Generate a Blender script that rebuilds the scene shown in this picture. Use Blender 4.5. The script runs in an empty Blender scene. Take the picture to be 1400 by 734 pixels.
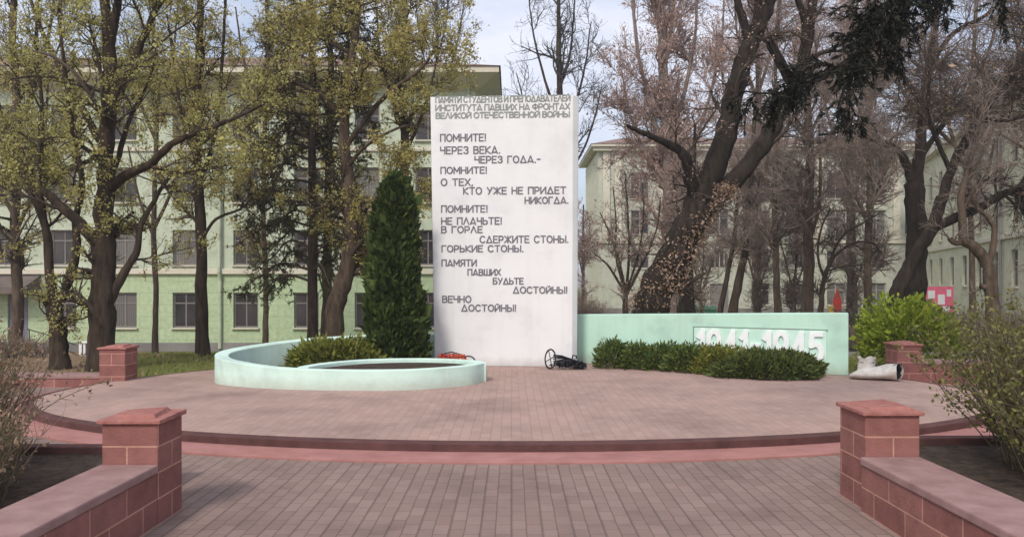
import bpy, math, random
import numpy as np

# ------------------------------------------------------------------ camera, sky, sun, exposure
scene = bpy.context.scene
COL = scene.collection
FPX, CX, HY, HC = 1080.0, 700.0, 385.0, 1.6      # focal length in photo pixels, centre column, horizon row, eye height

cam_d = bpy.data.cameras.new("camera")
cam = bpy.data.objects.new("camera", cam_d)
COL.objects.link(cam)
cam.location = (0, 0, HC)
cam.rotation_euler = (math.radians(90), 0, 0)
cam_d.sensor_fit = 'HORIZONTAL'
cam_d.sensor_width = 36.0
cam_d.lens = 36.0 * FPX / 1400.0
cam_d.shift_y = (HY - 367.0) / 1400.0
cam_d.clip_start = 0.05
cam_d.clip_end = 2000
scene.camera = cam

SUN_EL, SUN_AZ = math.radians(43), math.radians(-158)   # azimuth measured clockwise from straight ahead (+Y)
world = bpy.data.worlds.new("World")
scene.world = world
world.use_nodes = True
wn, wl = world.node_tree.nodes, world.node_tree.links
bg = wn['Background']
sky = wn.new('ShaderNodeTexSky')
sky.sky_type = 'NISHITA'
sky.sun_disc = False
sky.sun_elevation = SUN_EL
sky.sun_rotation = SUN_AZ
sky.air_density = 1.0
sky.dust_density = 2.0
tc = wn.new('ShaderNodeTexCoord')
mp = wn.new('ShaderNodeMapping')
mp.inputs['Scale'].default_value = (1.0, 1.0, 2.6)
cn = wn.new('ShaderNodeTexNoise')
cn.inputs['Scale'].default_value = 2.3
cn.inputs['Detail'].default_value = 7
cn.inputs['Roughness'].default_value = 0.58
cr = wn.new('ShaderNodeValToRGB')
cr.color_ramp.elements[0].position = 0.36
cr.color_ramp.elements[0].color = (0.16, 0.16, 0.16, 1)
cr.color_ramp.elements[1].position = 0.62
cr.color_ramp.elements[1].color = (0.93, 0.93, 0.93, 1)
cm = wn.new('ShaderNodeMixRGB')
cm.inputs['Color2'].default_value = (6.0, 6.15, 7.0, 1)       # thin white cloud
wl.new(tc.outputs['Generated'], mp.inputs['Vector'])
wl.new(mp.outputs['Vector'], cn.inputs['Vector'])
wl.new(cn.outputs['Fac'], cr.inputs['Fac'])
wl.new(cr.outputs['Color'], cm.inputs['Fac'])
wl.new(sky.outputs['Color'], cm.inputs['Color1'])
wl.new(cm.outputs['Color'], bg.inputs['Color'])
bg.inputs['Strength'].default_value = 0.11

sun_d = bpy.data.lights.new("sun", 'SUN')
sun_d.energy = 1.6
sun_d.angle = math.radians(11)
sun_d.color = (1.0, 0.95, 0.87)
sun = bpy.data.objects.new("sun", sun_d)
COL.objects.link(sun)
from mathutils import Vector, Matrix
_sdir = Vector((math.sin(SUN_AZ) * math.cos(SUN_EL), math.cos(SUN_AZ) * math.cos(SUN_EL), math.sin(SUN_EL)))
sun.rotation_euler = _sdir.to_track_quat('Z', 'Y').to_euler()
sun.location = _sdir * 60

vs = scene.view_settings
vs.view_transform = 'Standard'
vs.look = 'None'
vs.exposure = 0.64
vs.gamma = 1.0
vs.use_curve_mapping = False
scene.cycles.max_bounces = 5
scene.cycles.diffuse_bounces = 3
scene.cycles.transparent_max_bounces = 6

rng = np.random.default_rng(11)
random.seed(5)

# ------------------------------------------------------------------ helpers
def P(px, py, Y):
    return np.array([(px - CX) / FPX * Y, Y, HC - (py - HY) / FPX * Y])

def PX(px, Y):
    return (px - CX) / FPX * Y

def PZ(py, Y):
    return HC - (py - HY) / FPX * Y

LOW = -1.75
def gz(x, y):
    t = min(1.0, max(0.0, (y - 14.9) / 21.0))
    return LOW * t * t * (3 - 2 * t)

def tag(o, label=None, cat=None, group=None, kind=None):
    if label: o['label'] = label
    if cat: o['category'] = cat
    if group: o['group'] = group
    if kind: o['kind'] = kind
    return o

def empty(name, loc, rz=0.0):
    o = bpy.data.objects.new(name, None)
    o.empty_display_size = 0.2
    COL.objects.link(o)
    o.location = loc
    o.rotation_euler = (0, 0, rz)
    return o

def link(name, me, mats, parent=None, loc=None, rz=0.0):
    o = bpy.data.objects.new(name, me)
    COL.objects.link(o)
    if not isinstance(mats, (list, tuple)): mats = [mats]
    if len(me.materials) == 0:
        for m in mats: me.materials.append(m)
    if parent is not None: o.parent = parent
    if loc is not None: o.location = loc
    if rz: o.rotation_euler = (0, 0, rz)
    return o

def copy_tree(o, parent=None):
    c = o.copy()
    COL.objects.link(c)
    if parent is not None: c.parent = parent
    for ch in list(o.children):
        copy_tree(ch, c)
    return c

class MB:
    """collects boxes, prisms and tubes, then links them as ONE mesh object"""
    def __init__(s):
        s.v, s.f, s.m = [], [], []
    def add(s, vs_, fs_, mi=0):
        b = len(s.v)
        s.v += [tuple(map(float, p)) for p in vs_]
        s.f += [tuple(b + i for i in f) for f in fs_]
        s.m += [mi] * len(fs_)
        return s
    def box(s, x0, x1, y0, y1, z0, z1, mi=0):
        return s.add([(x0,y0,z0),(x1,y0,z0),(x1,y1,z0),(x0,y1,z0),(x0,y0,z1),(x1,y0,z1),(x1,y1,z1),(x0,y1,z1)],
                     [(0,3,2,1),(4,5,6,7),(0,1,5,4),(1,2,6,5),(2,3,7,6),(3,0,4,7)], mi)
    def prism(s, poly, z0, z1, mi=0):
        n = len(poly)
        if not hasattr(z0, '__len__'): z0 = [z0] * n
        if not hasattr(z1, '__len__'): z1 = [z1] * n
        vs_ = [(p[0], p[1], z0[i]) for i, p in enumerate(poly)] + [(p[0], p[1], z1[i]) for i, p in enumerate(poly)]
        fs_ = [tuple(range(n - 1, -1, -1)), tuple(range(n, 2 * n))]
        fs_ += [(i, (i + 1) % n, n + (i + 1) % n, n + i) for i in range(n)]
        return s.add(vs_, fs_, mi)
    def strip(s, inner, outer, z0, zi, zo, mi=0, closed=False):
        """a low curved wall between two plan polylines (same length); zi / zo: heights of its inner and outer top edge"""
        n = len(inner)
        if not hasattr(zi, '__len__'): zi = [zi] * n
        if not hasattr(zo, '__len__'): zo = [zo] * n
        vs_ = []
        for i in range(n):
            vs_ += [(inner[i][0], inner[i][1], z0), (outer[i][0], outer[i][1], z0),
                    (outer[i][0], outer[i][1], zo[i]), (inner[i][0], inner[i][1], zi[i])]
        fs_ = []
        for i in range(n if closed else n - 1):
            a, b = 4 * i, 4 * ((i + 1) % n)
            for k in range(4):
                fs_.append((a + k, a + (k + 1) % 4, b + (k + 1) % 4, b + k))
        if not closed:
            fs_ += [(0, 1, 2, 3), (4 * n - 1, 4 * n - 2, 4 * n - 3, 4 * n - 4)]
        return s.add(vs_, fs_, mi)
    def tube(s, pts, r, sides=6, mi=0, closed=False):
        pts = np.array(pts, float)
        n = len(pts)
        rr = np.full(n, r) if np.isscalar(r) else np.array(r, float)
        if closed:
            T = np.roll(pts, -1, 0) - np.roll(pts, 1, 0)
        else:
            T = np.gradient(pts, axis=0)
        T /= np.linalg.norm(T, axis=1)[:, None] + 1e-9
        k = np.argmin(np.abs(T).mean(0))
        ref = np.zeros(3); ref[k] = 1
        U = np.cross(T, ref); U /= np.linalg.norm(U, axis=1)[:, None] + 1e-9
        W = np.cross(T, U)
        vs_ = []
        for i in range(n):
            for j in range(sides):
                a = 2 * math.pi * j / sides
                vs_.append(pts[i] + rr[i] * (math.cos(a) * U[i] + math.sin(a) * W[i]))
        fs_ = []
        for i in range(n if closed else n - 1):
            i2 = (i + 1) % n
            for j in range(sides):
                fs_.append((i * sides + j, i * sides + (j + 1) % sides, i2 * sides + (j + 1) % sides, i2 * sides + j))
        if not closed:
            fs_ += [tuple(range(sides)), tuple(range((n - 1) * sides, n * sides))]
        return s.add(vs_, fs_, mi)
    def mesh(s, name):
        me = bpy.data.meshes.new(name)
        me.from_pydata(s.v, [], s.f)
        me.polygons.foreach_set('material_index', s.m)
        import bmesh
        bm = bmesh.new(); bm.from_mesh(me)
        bmesh.ops.recalc_face_normals(bm, faces=bm.faces)
        bm.to_mesh(me); bm.free()
        return me
    def build(s, name, mats, parent=None, loc=None, rz=0.0, bevel=0.0, smooth=False):
        me = s.mesh(name)
        o = link(name, me, mats, parent, loc, rz)
        if bevel:
            md = o.modifiers.new('bevel', 'BEVEL'); md.width = bevel; md.segments = 2; md.limit_method = 'ANGLE'
        if smooth:
            me.polygons.foreach_set('use_smooth', [True] * len(me.polygons))
        return o

def np_mesh(name, V, F, smooth=False):
    """V (n,3), F (m,4) numpy -> mesh"""
    me = bpy.data.meshes.new(name)
    V = np.ascontiguousarray(V, np.float32); F = np.ascontiguousarray(F, np.int32)
    k = F.shape[1]
    me.vertices.add(len(V)); me.vertices.foreach_set('co', V.ravel())
    me.loops.add(F.size); me.loops.foreach_set('vertex_index', F.ravel())
    me.polygons.add(len(F))
    me.polygons.foreach_set('loop_start', np.arange(0, F.size, k, dtype=np.int32))
    if smooth: me.polygons.foreach_set('use_smooth', np.ones(len(F), bool))
    me.update(calc_edges=True)
    return me

# ------------------------------------------------------------------ procedural materials
def newmat(name):
    m = bpy.data.materials.new(name)
    m.use_nodes = True
    nt = m.node_tree
    return m, nt, nt.nodes, nt.links, nt.nodes['Principled BSDF']

def ramp(N, stops):
    r = N.new('ShaderNodeValToRGB')
    els = r.color_ramp.elements
    while len(els) < len(stops): els.new(0.5)
    for e, (p, c) in zip(els, stops):
        e.position = p; e.color = (c[0], c[1], c[2], 1)
    return r

def rough_mat(name, c1, c2, scale=4.0, rough=0.85, bump=0.25, bscale=60.0, spec=0.25, detail=6, coord='Object', dist=0.01):
    m, nt, N, L, B = newmat(name)
    t = N.new('ShaderNodeTexCoord')
    n = N.new('ShaderNodeTexNoise'); n.inputs['Scale'].default_value = scale; n.inputs['Detail'].default_value = detail
    n.inputs['Roughness'].default_value = 0.6
    r = ramp(N, [(0.32, c1), (0.68, c2)])
    L.new(t.outputs[coord], n.inputs['Vector']); L.new(n.outputs['Fac'], r.inputs['Fac'])
    L.new(r.outputs['Color'], B.inputs['Base Color'])
    B.inputs['Roughness'].default_value = rough
    B.inputs['Specular IOR Level'].default_value = spec
    if bump:
        n2 = N.new('ShaderNodeTexNoise'); n2.inputs['Scale'].default_value = bscale; n2.inputs['Detail'].default_value = 5
        b = N.new('ShaderNodeBump'); b.inputs['Strength'].default_value = bump; b.inputs['Distance'].default_value = dist
        L.new(t.outputs[coord], n2.inputs['Vector']); L.new(n2.outputs['Fac'], b.inputs['Height'])
        L.new(b.outputs['Normal'], B.inputs['Normal'])
    return m

def bark_mat(name, c1, c2, scale=9.0):
    m, nt, N, L, B = newmat(name)
    t = N.new('ShaderNodeTexCoord')
    mp_ = N.new('ShaderNodeMapping'); mp_.inputs['Scale'].default_value = (1, 1, 0.22)
    n = N.new('ShaderNodeTexNoise'); n.inputs['Scale'].default_value = scale; n.inputs['Detail'].default_value = 8
    n.inputs['Roughness'].default_value = 0.7
    r = ramp(N, [(0.35, c1), (0.7, c2)])
    L.new(t.outputs['Object'], mp_.inputs['Vector']); L.new(mp_.outputs['Vector'], n.inputs['Vector'])
    L.new(n.outputs['Fac'], r.inputs['Fac']); L.new(r.outputs['Color'], B.inputs['Base Color'])
    b = N.new('ShaderNodeBump'); b.inputs['Strength'].default_value = 0.9; b.inputs['Distance'].default_value = 0.04
    L.new(n.outputs['Fac'], b.inputs['Height']); L.new(b.outputs['Normal'], B.inputs['Normal'])
    B.inputs['Roughness'].default_value = 0.95
    B.inputs['Specular IOR Level'].default_value = 0.15
    return m

def leaf_mat(name, cols, transl=0.25, rough=0.7):
    """each leaf (mesh island) takes its own tint"""
    m, nt, N, L, B = newmat(name)
    g = N.new('ShaderNodeNewGeometry')
    k = len(cols)
    r = ramp(N, [(i / max(1, k - 1), c) for i, c in enumerate(cols)])
    L.new(g.outputs['Random Per Island'], r.inputs['Fac'])
    L.new(r.outputs['Color'], B.inputs['Base Color'])
    B.inputs['Roughness'].default_value = rough
    B.inputs['Specular IOR Level'].default_value = 0.2
    if transl:
        tr = N.new('ShaderNodeBsdfTranslucent'); mx = N.new('ShaderNodeMixShader'); mx.inputs['Fac'].default_value = transl
        L.new(r.outputs['Color'], tr.inputs['Color'])
        L.new(B.outputs['BSDF'], mx.inputs[1]); L.new(tr.outputs['BSDF'], mx.inputs[2])
        L.new(mx.outputs['Shader'], N['Material Output'].inputs['Surface'])
    return m

def paint_mat(name, c, dirt=(0.30, 0.27, 0.24), foot=0.0, amount=0.35, patch=0.10):
    m, nt, N, L, B = newmat(name)
    t = N.new('ShaderNodeTexCoord')
    def noise(scale, detail, ro, vec):
        n = N.new('ShaderNodeTexNoise'); n.inputs['Scale'].default_value = scale; n.inputs['Detail'].default_value = detail; n.inputs['Roughness'].default_value = ro
        L.new(vec, n.inputs['Vector']); return n.outputs['Fac']
    mpn = N.new('ShaderNodeMapping'); mpn.inputs['Scale'].default_value = (5.0, 5.0, 0.35); L.new(t.outputs['Object'], mpn.inputs['Vector'])
    streak = ramp(N, [(0.50, (0, 0, 0)), (0.78, (1, 1, 1))]); L.new(noise(1.0, 8, .65, mpn.outputs['Vector']), streak.inputs['Fac'])
    big = ramp(N, [(0.30, [1 - patch * 1.6] * 3), (0.48, (1, 1, 1)), (0.70, [1 + patch * .55] * 3)]); L.new(noise(1.6, 6, .6, t.outputs['Object']), big.inputs['Fac'])
    mu = N.new('ShaderNodeMixRGB'); mu.blend_type = 'MULTIPLY'; mu.inputs['Fac'].default_value = 1; mu.inputs['Color1'].default_value = (*c, 1)
    L.new(big.outputs['Color'], mu.inputs['Color2'])
    sf = N.new('ShaderNodeMath'); sf.operation = 'MULTIPLY'; sf.inputs[1].default_value = amount * .45; L.new(streak.outputs['Color'], sf.inputs[0])
    m1 = N.new('ShaderNodeMixRGB'); m1.inputs['Color2'].default_value = (*dirt, 1); L.new(sf.outputs[0], m1.inputs['Fac']); L.new(mu.outputs['Color'], m1.inputs['Color1'])
    # splashed dirt just above the paving
    sx = N.new('ShaderNodeSeparateXYZ'); L.new(t.outputs['Object'], sx.inputs['Vector'])
    nn = N.new('ShaderNodeMath'); nn.operation = 'MULTIPLY_ADD'; nn.inputs[1].default_value = -0.22; L.new(noise(7, 6, .7, t.outputs['Object']), nn.inputs[0]); L.new(sx.outputs['Z'], nn.inputs[2])
    mr = N.new('ShaderNodeMapRange'); mr.inputs['From Min'].default_value = foot - .10; mr.inputs['From Max'].default_value = foot + .06
    mr.inputs['To Min'].default_value = .55; mr.inputs['To Max'].default_value = 0.0; L.new(nn.outputs[0], mr.inputs['Value'])
    m2 = N.new('ShaderNodeMixRGB'); m2.inputs['Color2'].default_value = (*dirt, 1); L.new(mr.outputs['Result'], m2.inputs['Fac']); L.new(m1.outputs['Color'], m2.inputs['Color1'])
    L.new(m2.outputs['Color'], B.inputs['Base Color'])
    b = N.new('ShaderNodeBump'); b.inputs['Strength'].default_value = .35; b.inputs['Distance'].default_value = .012
    L.new(noise(9, 9, .7, t.outputs['Object']), b.inputs['Height']); L.new(b.outputs['Normal'], B.inputs['Normal'])
    B.inputs['Roughness'].default_value = .85; B.inputs['Specular IOR Level'].default_value = .2
    return m

def plain_mat(name, c, rough=0.6, metal=0.0, spec=0.4):
    return rough_mat(name, [x * 0.85 for x in c], [min(1, x * 1.1) for x in c], 7.0, rough, 0.08, 90, spec)

def paving_mat(name, tones, mortar, bw=0.2, bh=0.1, worn=0.5):
    """small paving blocks laid in rows that run away from the viewer, with stains and worn joints"""
    m, nt, N, L, B = newmat(name)
    t = N.new('ShaderNodeTexCoord')
    mp_ = N.new('ShaderNodeMapping'); mp_.inputs['Rotation'].default_value = (0, 0, math.radians(90))
    br = N.new('ShaderNodeTexBrick')
    br.inputs['Scale'].default_value = 1.0
    br.inputs['Brick Width'].default_value = bw; br.inputs['Row Height'].default_value = bh
    br.inputs['Mortar Size'].default_value = 0.0045; br.inputs['Mortar Smooth'].default_value = 0.3
    br.inputs['Bias'].default_value = 0.0
    br.inputs['Color1'].default_value = (*tones[0], 1); br.inputs['Color2'].default_value = (*tones[1], 1)
    br.inputs['Mortar'].default_value = (*mortar, 1)
    nz = N.new('ShaderNodeTexNoise'); nz.inputs['Scale'].default_value = 9; nz.inputs['Detail'].default_value = 3
    wv = N.new('ShaderNodeMixRGB'); wv.blend_type = 'ADD'; wv.inputs['Fac'].default_value = 0.012
    L.new(t.outputs['Object'], mp_.inputs['Vector']); L.new(t.outputs['Object'], nz.inputs['Vector'])
    L.new(mp_.outputs['Vector'], wv.inputs['Color1']); L.new(nz.outputs['Color'], wv.inputs['Color2'])
    L.new(wv.outputs['Color'], br.inputs['Vector'])
    # every second row of joints is wider
    sx = N.new('ShaderNodeSeparateXYZ'); L.new(t.outputs['Object'], sx.inputs['Vector'])
    w1 = N.new('ShaderNodeMath'); w1.operation = 'PINGPONG'; w1.inputs[1].default_value = bh
    L.new(sx.outputs['X'], w1.inputs[0])
    w2 = N.new('ShaderNodeMath'); w2.operation = 'LESS_THAN'; w2.inputs[1].default_value = 0.0075
    L.new(w1.outputs[0], w2.inputs[0])
    big = N.new('ShaderNodeMixRGB'); big.inputs['Color2'].default_value = (*[x * 0.7 for x in mortar], 1)
    wf = N.new('ShaderNodeMath'); wf.operation = 'MULTIPLY'; wf.inputs[1].default_value = worn
    L.new(w2.outputs[0], wf.inputs[0]); L.new(wf.outputs[0], big.inputs['Fac'])
    L.new(br.outputs['Color'], big.inputs['Color1'])
    st = N.new('ShaderNodeTexNoise'); st.inputs['Scale'].default_value = 0.9; st.inputs['Detail'].default_value = 9
    st.inputs['Roughness'].default_value = 0.68
    sr = ramp(N, [(0.3, (0.72, 0.70, 0.70)), (0.5, (1, 1, 1)), (0.72, (1.16, 1.10, 1.08))])
    L.new(t.outputs['Object'], st.inputs['Vector']); L.new(st.outputs['Fac'], sr.inputs['Fac'])
    mu = N.new('ShaderNodeMixRGB'); mu.blend_type = 'MULTIPLY'; mu.inputs['Fac'].default_value = 1
    L.new(big.outputs['Color'], mu.inputs['Color1']); L.new(sr.outputs['Color'], mu.inputs['Color2'])
    L.new(mu.outputs['Color'], B.inputs['Base Color'])
    gr = N.new('ShaderNodeTexNoise'); gr.inputs['Scale'].default_value = 120; gr.inputs['Detail'].default_value = 3
    L.new(t.outputs['Object'], gr.inputs['Vector'])
    hs = N.new('ShaderNodeMath'); hs.operation = 'MULTIPLY_ADD'; hs.inputs[1].default_value = -1.0
    L.new(br.outputs['Fac'], hs.inputs[0])
    g2 = N.new('ShaderNodeMath'); g2.operation = 'MULTIPLY'; g2.inputs[1].default_value = 0.5
    L.new(gr.outputs['Fac'], g2.inputs[0]); L.new(g2.outputs[0], hs.inputs[2])
    b = N.new('ShaderNodeBump'); b.inputs['Strength'].default_value = 0.5; b.inputs['Distance'].default_value = 0.006
    L.new(hs.outputs[0], b.inputs['Height']); L.new(b.outputs['Normal'], B.inputs['Normal'])
    B.inputs['Roughness'].default_value = 0.88; B.inputs['Specular IOR Level'].default_value = 0.2
    return m

def block_mat(name, c1, c2, mortar, bw, bh, msize, axis='Z', off=(0, 0, 0), mbump=0.6):
    """masonry blocks on upright faces, by a box-like mapping (x+y along the wall, z up)"""
    m, nt, N, L, B = newmat(name)
    t = N.new('ShaderNodeTexCoord')
    sx = N.new('ShaderNodeSeparateXYZ'); L.new(t.outputs['Object'], sx.inputs['Vector'])
    ad = N.new('ShaderNodeMath'); ad.operation = 'ADD'
    L.new(sx.outputs['X'], ad.inputs[0]); L.new(sx.outputs['Y'], ad.inputs[1])
    cb = N.new('ShaderNodeCombineXYZ'); L.new(ad.outputs[0], cb.inputs['X']); L.new(sx.outputs['Z'], cb.inputs['Y'])
    mp_ = N.new('ShaderNodeMapping'); mp_.inputs['Location'].default_value = off
    L.new(cb.outputs['Vector'], mp_.inputs['Vector'])
    br = N.new('ShaderNodeTexBrick'); br.inputs['Scale'].default_value = 1.0
    br.inputs['Brick Width'].default_value = bw; br.inputs['Row Height'].default_value = bh
    br.inputs['Mortar Size'].default_value = msize; br.inputs['Mortar Smooth'].default_value = 0.2
    br.inputs['Color1'].default_value = (*c1, 1); br.inputs['Color2'].default_value = (*c2, 1)
    br.inputs['Mortar'].default_value = (*mortar, 1)
    L.new(mp_.outputs['Vector'], br.inputs['Vector'])
    st = N.new('ShaderNodeTexNoise'); st.inputs['Scale'].default_value = 5; st.inputs['Detail'].default_value = 9
    st.inputs['Roughness'].default_value = 0.7
    sr = ramp(N, [(0.3, (0.68, 0.68, 0.68)), (0.52, (1, 1, 1)), (0.75, (1.25, 1.2, 1.2))])
    L.new(t.outputs['Object'], st.inputs['Vector']); L.new(st.outputs['Fac'], sr.inputs['Fac'])
    mu = N.new('ShaderNodeMixRGB'); mu.blend_type = 'MULTIPLY'; mu.inputs['Fac'].default_value = 0.8
    L.new(br.outputs['Color'], mu.inputs['Color1']); L.new(sr.outputs['Color'], mu.inputs['Color2'])
    L.new(mu.outputs['Color'], B.inputs['Base Color'])
    gr = N.new('ShaderNodeTexNoise'); gr.inputs['Scale'].default_value = 70; gr.inputs['Detail'].default_value = 4
    L.new(t.outputs['Object'], gr.inputs['Vector'])
    hs = N.new('ShaderNodeMath'); hs.operation = 'MULTIPLY_ADD'; hs.inputs[1].default_value = -mbump
    L.new(br.outputs['Fac'], hs.inputs[0]); L.new(gr.outputs['Fac'], hs.inputs[2])
    b = N.new('ShaderNodeBump'); b.inputs['Strength'].default_value = 0.45; b.inputs['Distance'].default_value = 0.012
    L.new(hs.outputs[0], b.inputs['Height']); L.new(b.outputs['Normal'], B.inputs['Normal'])
    B.inputs['Roughness'].default_value = 0.9; B.inputs['Specular IOR Level'].default_value = 0.2
    return m

M = {}
M['pave_low'] = paving_mat('grey_paving', [(0.232, 0.163, 0.140), (0.278, 0.198, 0.171)], (0.160, 0.113, 0.100), worn=0.4)
M['pave_top'] = paving_mat('pink_paving', [(0.358, 0.245, 0.208), (0.402, 0.279, 0.238)], (0.320, 0.220, 0.186), worn=0.08)
M['kerb_pink'] = rough_mat('pink_painted_kerb', (0.31, 0.142, 0.126), (0.42, 0.205, 0.182), 3, 0.85, 0.3, 40)
M['kerb_dark'] = rough_mat('dark_red_kerb', (0.075, 0.035, 0.032), (0.125, 0.056, 0.052), 5, 0.85, 0.3, 40)
M['white'] = paint_mat('white_paint', (0.735, 0.73, 0.725), (0.40, 0.37, 0.35), 0.0, .32, .07)
M['mint'] = paint_mat('mint_paint', (0.46, 0.67, 0.545), (0.33, 0.36, 0.29), 0.115, .55, .13)
M['mint_pale'] = paint_mat('pale_mint_paint', (0.60, 0.775, 0.68), (0.40, 0.40, 0.33), 0.115, .45, .12)
M['letter'] = rough_mat('dark_grey_lettering', (0.12, 0.115, 0.135), (0.19, 0.18, 0.205), 30, 0.6, 0, 10)
M['letter_grey'] = rough_mat('worn_grey_lettering', (0.20, 0.22, 0.21), (0.30, 0.32, 0.31), 30, 0.6, 0, 10)
M['brick'] = block_mat('red_painted_block', (0.235, 0.098, 0.085), (0.29, 0.130, 0.112), (0.46, 0.25, 0.19), 0.42, 0.172, 0.0065)
M['cap'] = rough_mat('red_cap_slab', (0.27, 0.105, 0.088), (0.40, 0.175, 0.145), 9, 0.85, 0.6, 30, dist=0.02)
M['coping'] = rough_mat('pinkish_coping', (0.25, 0.148, 0.135), (0.35, 0.222, 0.205), 6, 0.88, 0.3, 50)
M['soil'] = rough_mat('dark_soil', (0.030, 0.021, 0.016), (0.10, 0.07, 0.05), 14, 0.95, 1.0, 30, dist=0.05)
M['green_wall'] = block_mat('green_stucco', (0.41, 0.50, 0.31), (0.44, 0.53, 0.33), (0.34, 0.41, 0.25), 1.9, 0.56, 0.014)
M['green_upper'] = paint_mat('pale_green_stucco', (0.47, 0.52, 0.40), (0.25, 0.25, 0.19), -5, .7, .16)
M['cream'] = rough_mat('cream_trim', (0.55, 0.50, 0.40), (0.64, 0.60, 0.49), 0.7, 0.9, 0.1, 12)
M['plinth'] = rough_mat('grey_plinth', (0.16, 0.15, 0.14), (0.25, 0.23, 0.22), 0.8, 0.9, 0.2, 12)
M['roof'] = rough_mat('weathered_brown_red_roof', (0.17, 0.105, 0.085), (0.27, 0.175, 0.145), 1.0, 0.85, 0.3, 8)
M['frame_dark'] = plain_mat('brown_window_frame', (0.20, 0.175, 0.165), 0.6)
M['frame_light'] = plain_mat('pale_window_frame', (0.38, 0.35, 0.32), 0.6)
M['door_grey'] = plain_mat('grey_metal_door', (0.17, 0.17, 0.21), 0.5)
M['pale_green'] = paint_mat('pale_greenish_render', (0.46, 0.465, 0.385), (0.26, 0.25, 0.21), .3, .7, .16)
M['cream_wall'] = paint_mat('cream_yellow_render', (0.61, 0.59, 0.44), (0.33, 0.31, 0.24), .3, .5, .13)
M['iron'] = plain_mat('black_iron', (0.018, 0.018, 0.022), 0.45)
M['red'] = plain_mat('red_cloth', (0.55, 0.05, 0.035), 0.7)
M['orange'] = plain_mat('orange_petal', (0.75, 0.30, 0.12), 0.7)
M['yellow'] = plain_mat('yellow_paint', (0.65, 0.45, 0.04), 0.6)
M['pink'] = plain_mat('pink_paint', (0.70, 0.13, 0.22), 0.6)
M['teal'] = plain_mat('teal_sheet', (0.16, 0.42, 0.38), 0.6)
M['sack'] = rough_mat('white_woven_sack', (0.52, 0.47, 0.42), (0.70, 0.66, 0.60), 12, 0.85, 0.4, 160)
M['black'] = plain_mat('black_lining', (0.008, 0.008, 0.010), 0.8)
M['bin_green'] = plain_mat('dark_green_plastic', (0.02, 0.11, 0.05), 0.5)
M['awning'] = rough_mat('weathered_canopy_metal', (0.10, 0.078, 0.068), (0.17, 0.135, 0.12), 1.5, 0.8, 0.2, 10)

def glass_mat():
    m, nt, N, L, B = newmat('dark_window_glass')
    t = N.new('ShaderNodeTexCoord'); n = N.new('ShaderNodeTexNoise'); n.inputs['Scale'].default_value = 0.7
    n.inputs['Detail'].default_value = 3
    r = ramp(N, [(0.35, (0.018, 0.018, 0.022)), (0.7, (0.07, 0.06, 0.06))])
    oi = N.new('ShaderNodeObjectInfo'); ad = N.new('ShaderNodeVectorMath')
    L.new(t.outputs['Object'], ad.inputs[0]); L.new(oi.outputs['Location'], ad.inputs[1])
    L.new(ad.outputs[0], n.inputs['Vector']); L.new(n.outputs['Fac'], r.inputs['Fac'])
    L.new(r.outputs['Color'], B.inputs['Base Color'])
    cu = ramp(N, [(0.0, (0.0, 0.0, 0.0)), (0.66, (0.0, 0.0, 0.0)), (0.70, (0.55, 0.55, 0.55)), (1.0, (0.9, 0.9, 0.9))])
    L.new(oi.outputs['Random'], cu.inputs['Fac'])
    wv = N.new('ShaderNodeTexWave'); wv.inputs['Scale'].default_value = 3.2; wv.inputs['Distortion'].default_value = 2.5
    L.new(ad.outputs[0], wv.inputs['Vector'])
    cc = ramp(N, [(0.0, (0.13, 0.12, 0.11)), (1.0, (0.24, 0.23, 0.21))]); L.new(wv.outputs['Fac'], cc.inputs['Fac'])
    mxx = N.new('ShaderNodeMixRGB'); L.new(cu.outputs['Color'], mxx.inputs['Fac']); L.new(r.outputs['Color'], mxx.inputs['Color1']); L.new(cc.outputs['Color'], mxx.inputs['Color2'])
    L.new(mxx.outputs['Color'], B.inputs['Base Color'])
    B.inputs['Roughness'].default_value = 0.12; B.inputs['Specular IOR Level'].default_value = 0.35
    return m
M['glass'] = glass_mat()

M['bark_dark'] = bark_mat('dark_bark', (0.022, 0.0155, 0.011), (0.092, 0.066, 0.047))
M['bark_black'] = bark_mat('blackish_bark', (0.012, 0.009, 0.007), (0.052, 0.039, 0.030))
M['bark_brown'] = bark_mat('brown_bark', (0.045, 0.031, 0.022), (0.15, 0.108, 0.078))
M['bark_pale'] = bark_mat('pale_pinkish_bark', (0.13, 0.10, 0.085), (0.26, 0.205, 0.18))
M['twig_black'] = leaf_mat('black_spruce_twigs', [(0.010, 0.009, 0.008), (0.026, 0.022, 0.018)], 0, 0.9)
M['twig_dark'] = leaf_mat('dark_twigs', [(0.036, 0.027, 0.020), (0.095, 0.070, 0.053)], 0, 0.9)
M['twig_brown'] = leaf_mat('brown_twigs', [(0.15, 0.113, 0.096), (0.30, 0.23, 0.196)], 0, 0.9)
M['twig_olive'] = leaf_mat('olive_brown_twigs', [(0.085, 0.068, 0.042), (0.20, 0.165, 0.105)], 0, 0.9)
M['twig_red'] = leaf_mat('reddish_twigs', [(0.26, 0.178, 0.155), (0.40, 0.285, 0.25)], 0, 0.9)
M['twig_grey'] = leaf_mat('grey_twigs', [(0.05, 0.048, 0.050), (0.10, 0.095, 0.095)], 0, 0.9)
M['leaf_olive'] = leaf_mat('olive_young_leaves', [(0.28, 0.25, 0.078), (0.45, 0.425, 0.13), (0.60, 0.58, 0.215), (0.44, 0.36, 0.145)], 0.5)
M['leaf_ochre'] = leaf_mat('ochre_young_leaves', [(0.28, 0.235, 0.078), (0.46, 0.40, 0.13), (0.58, 0.53, 0.195), (0.42, 0.32, 0.135)], 0.5)
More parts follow.
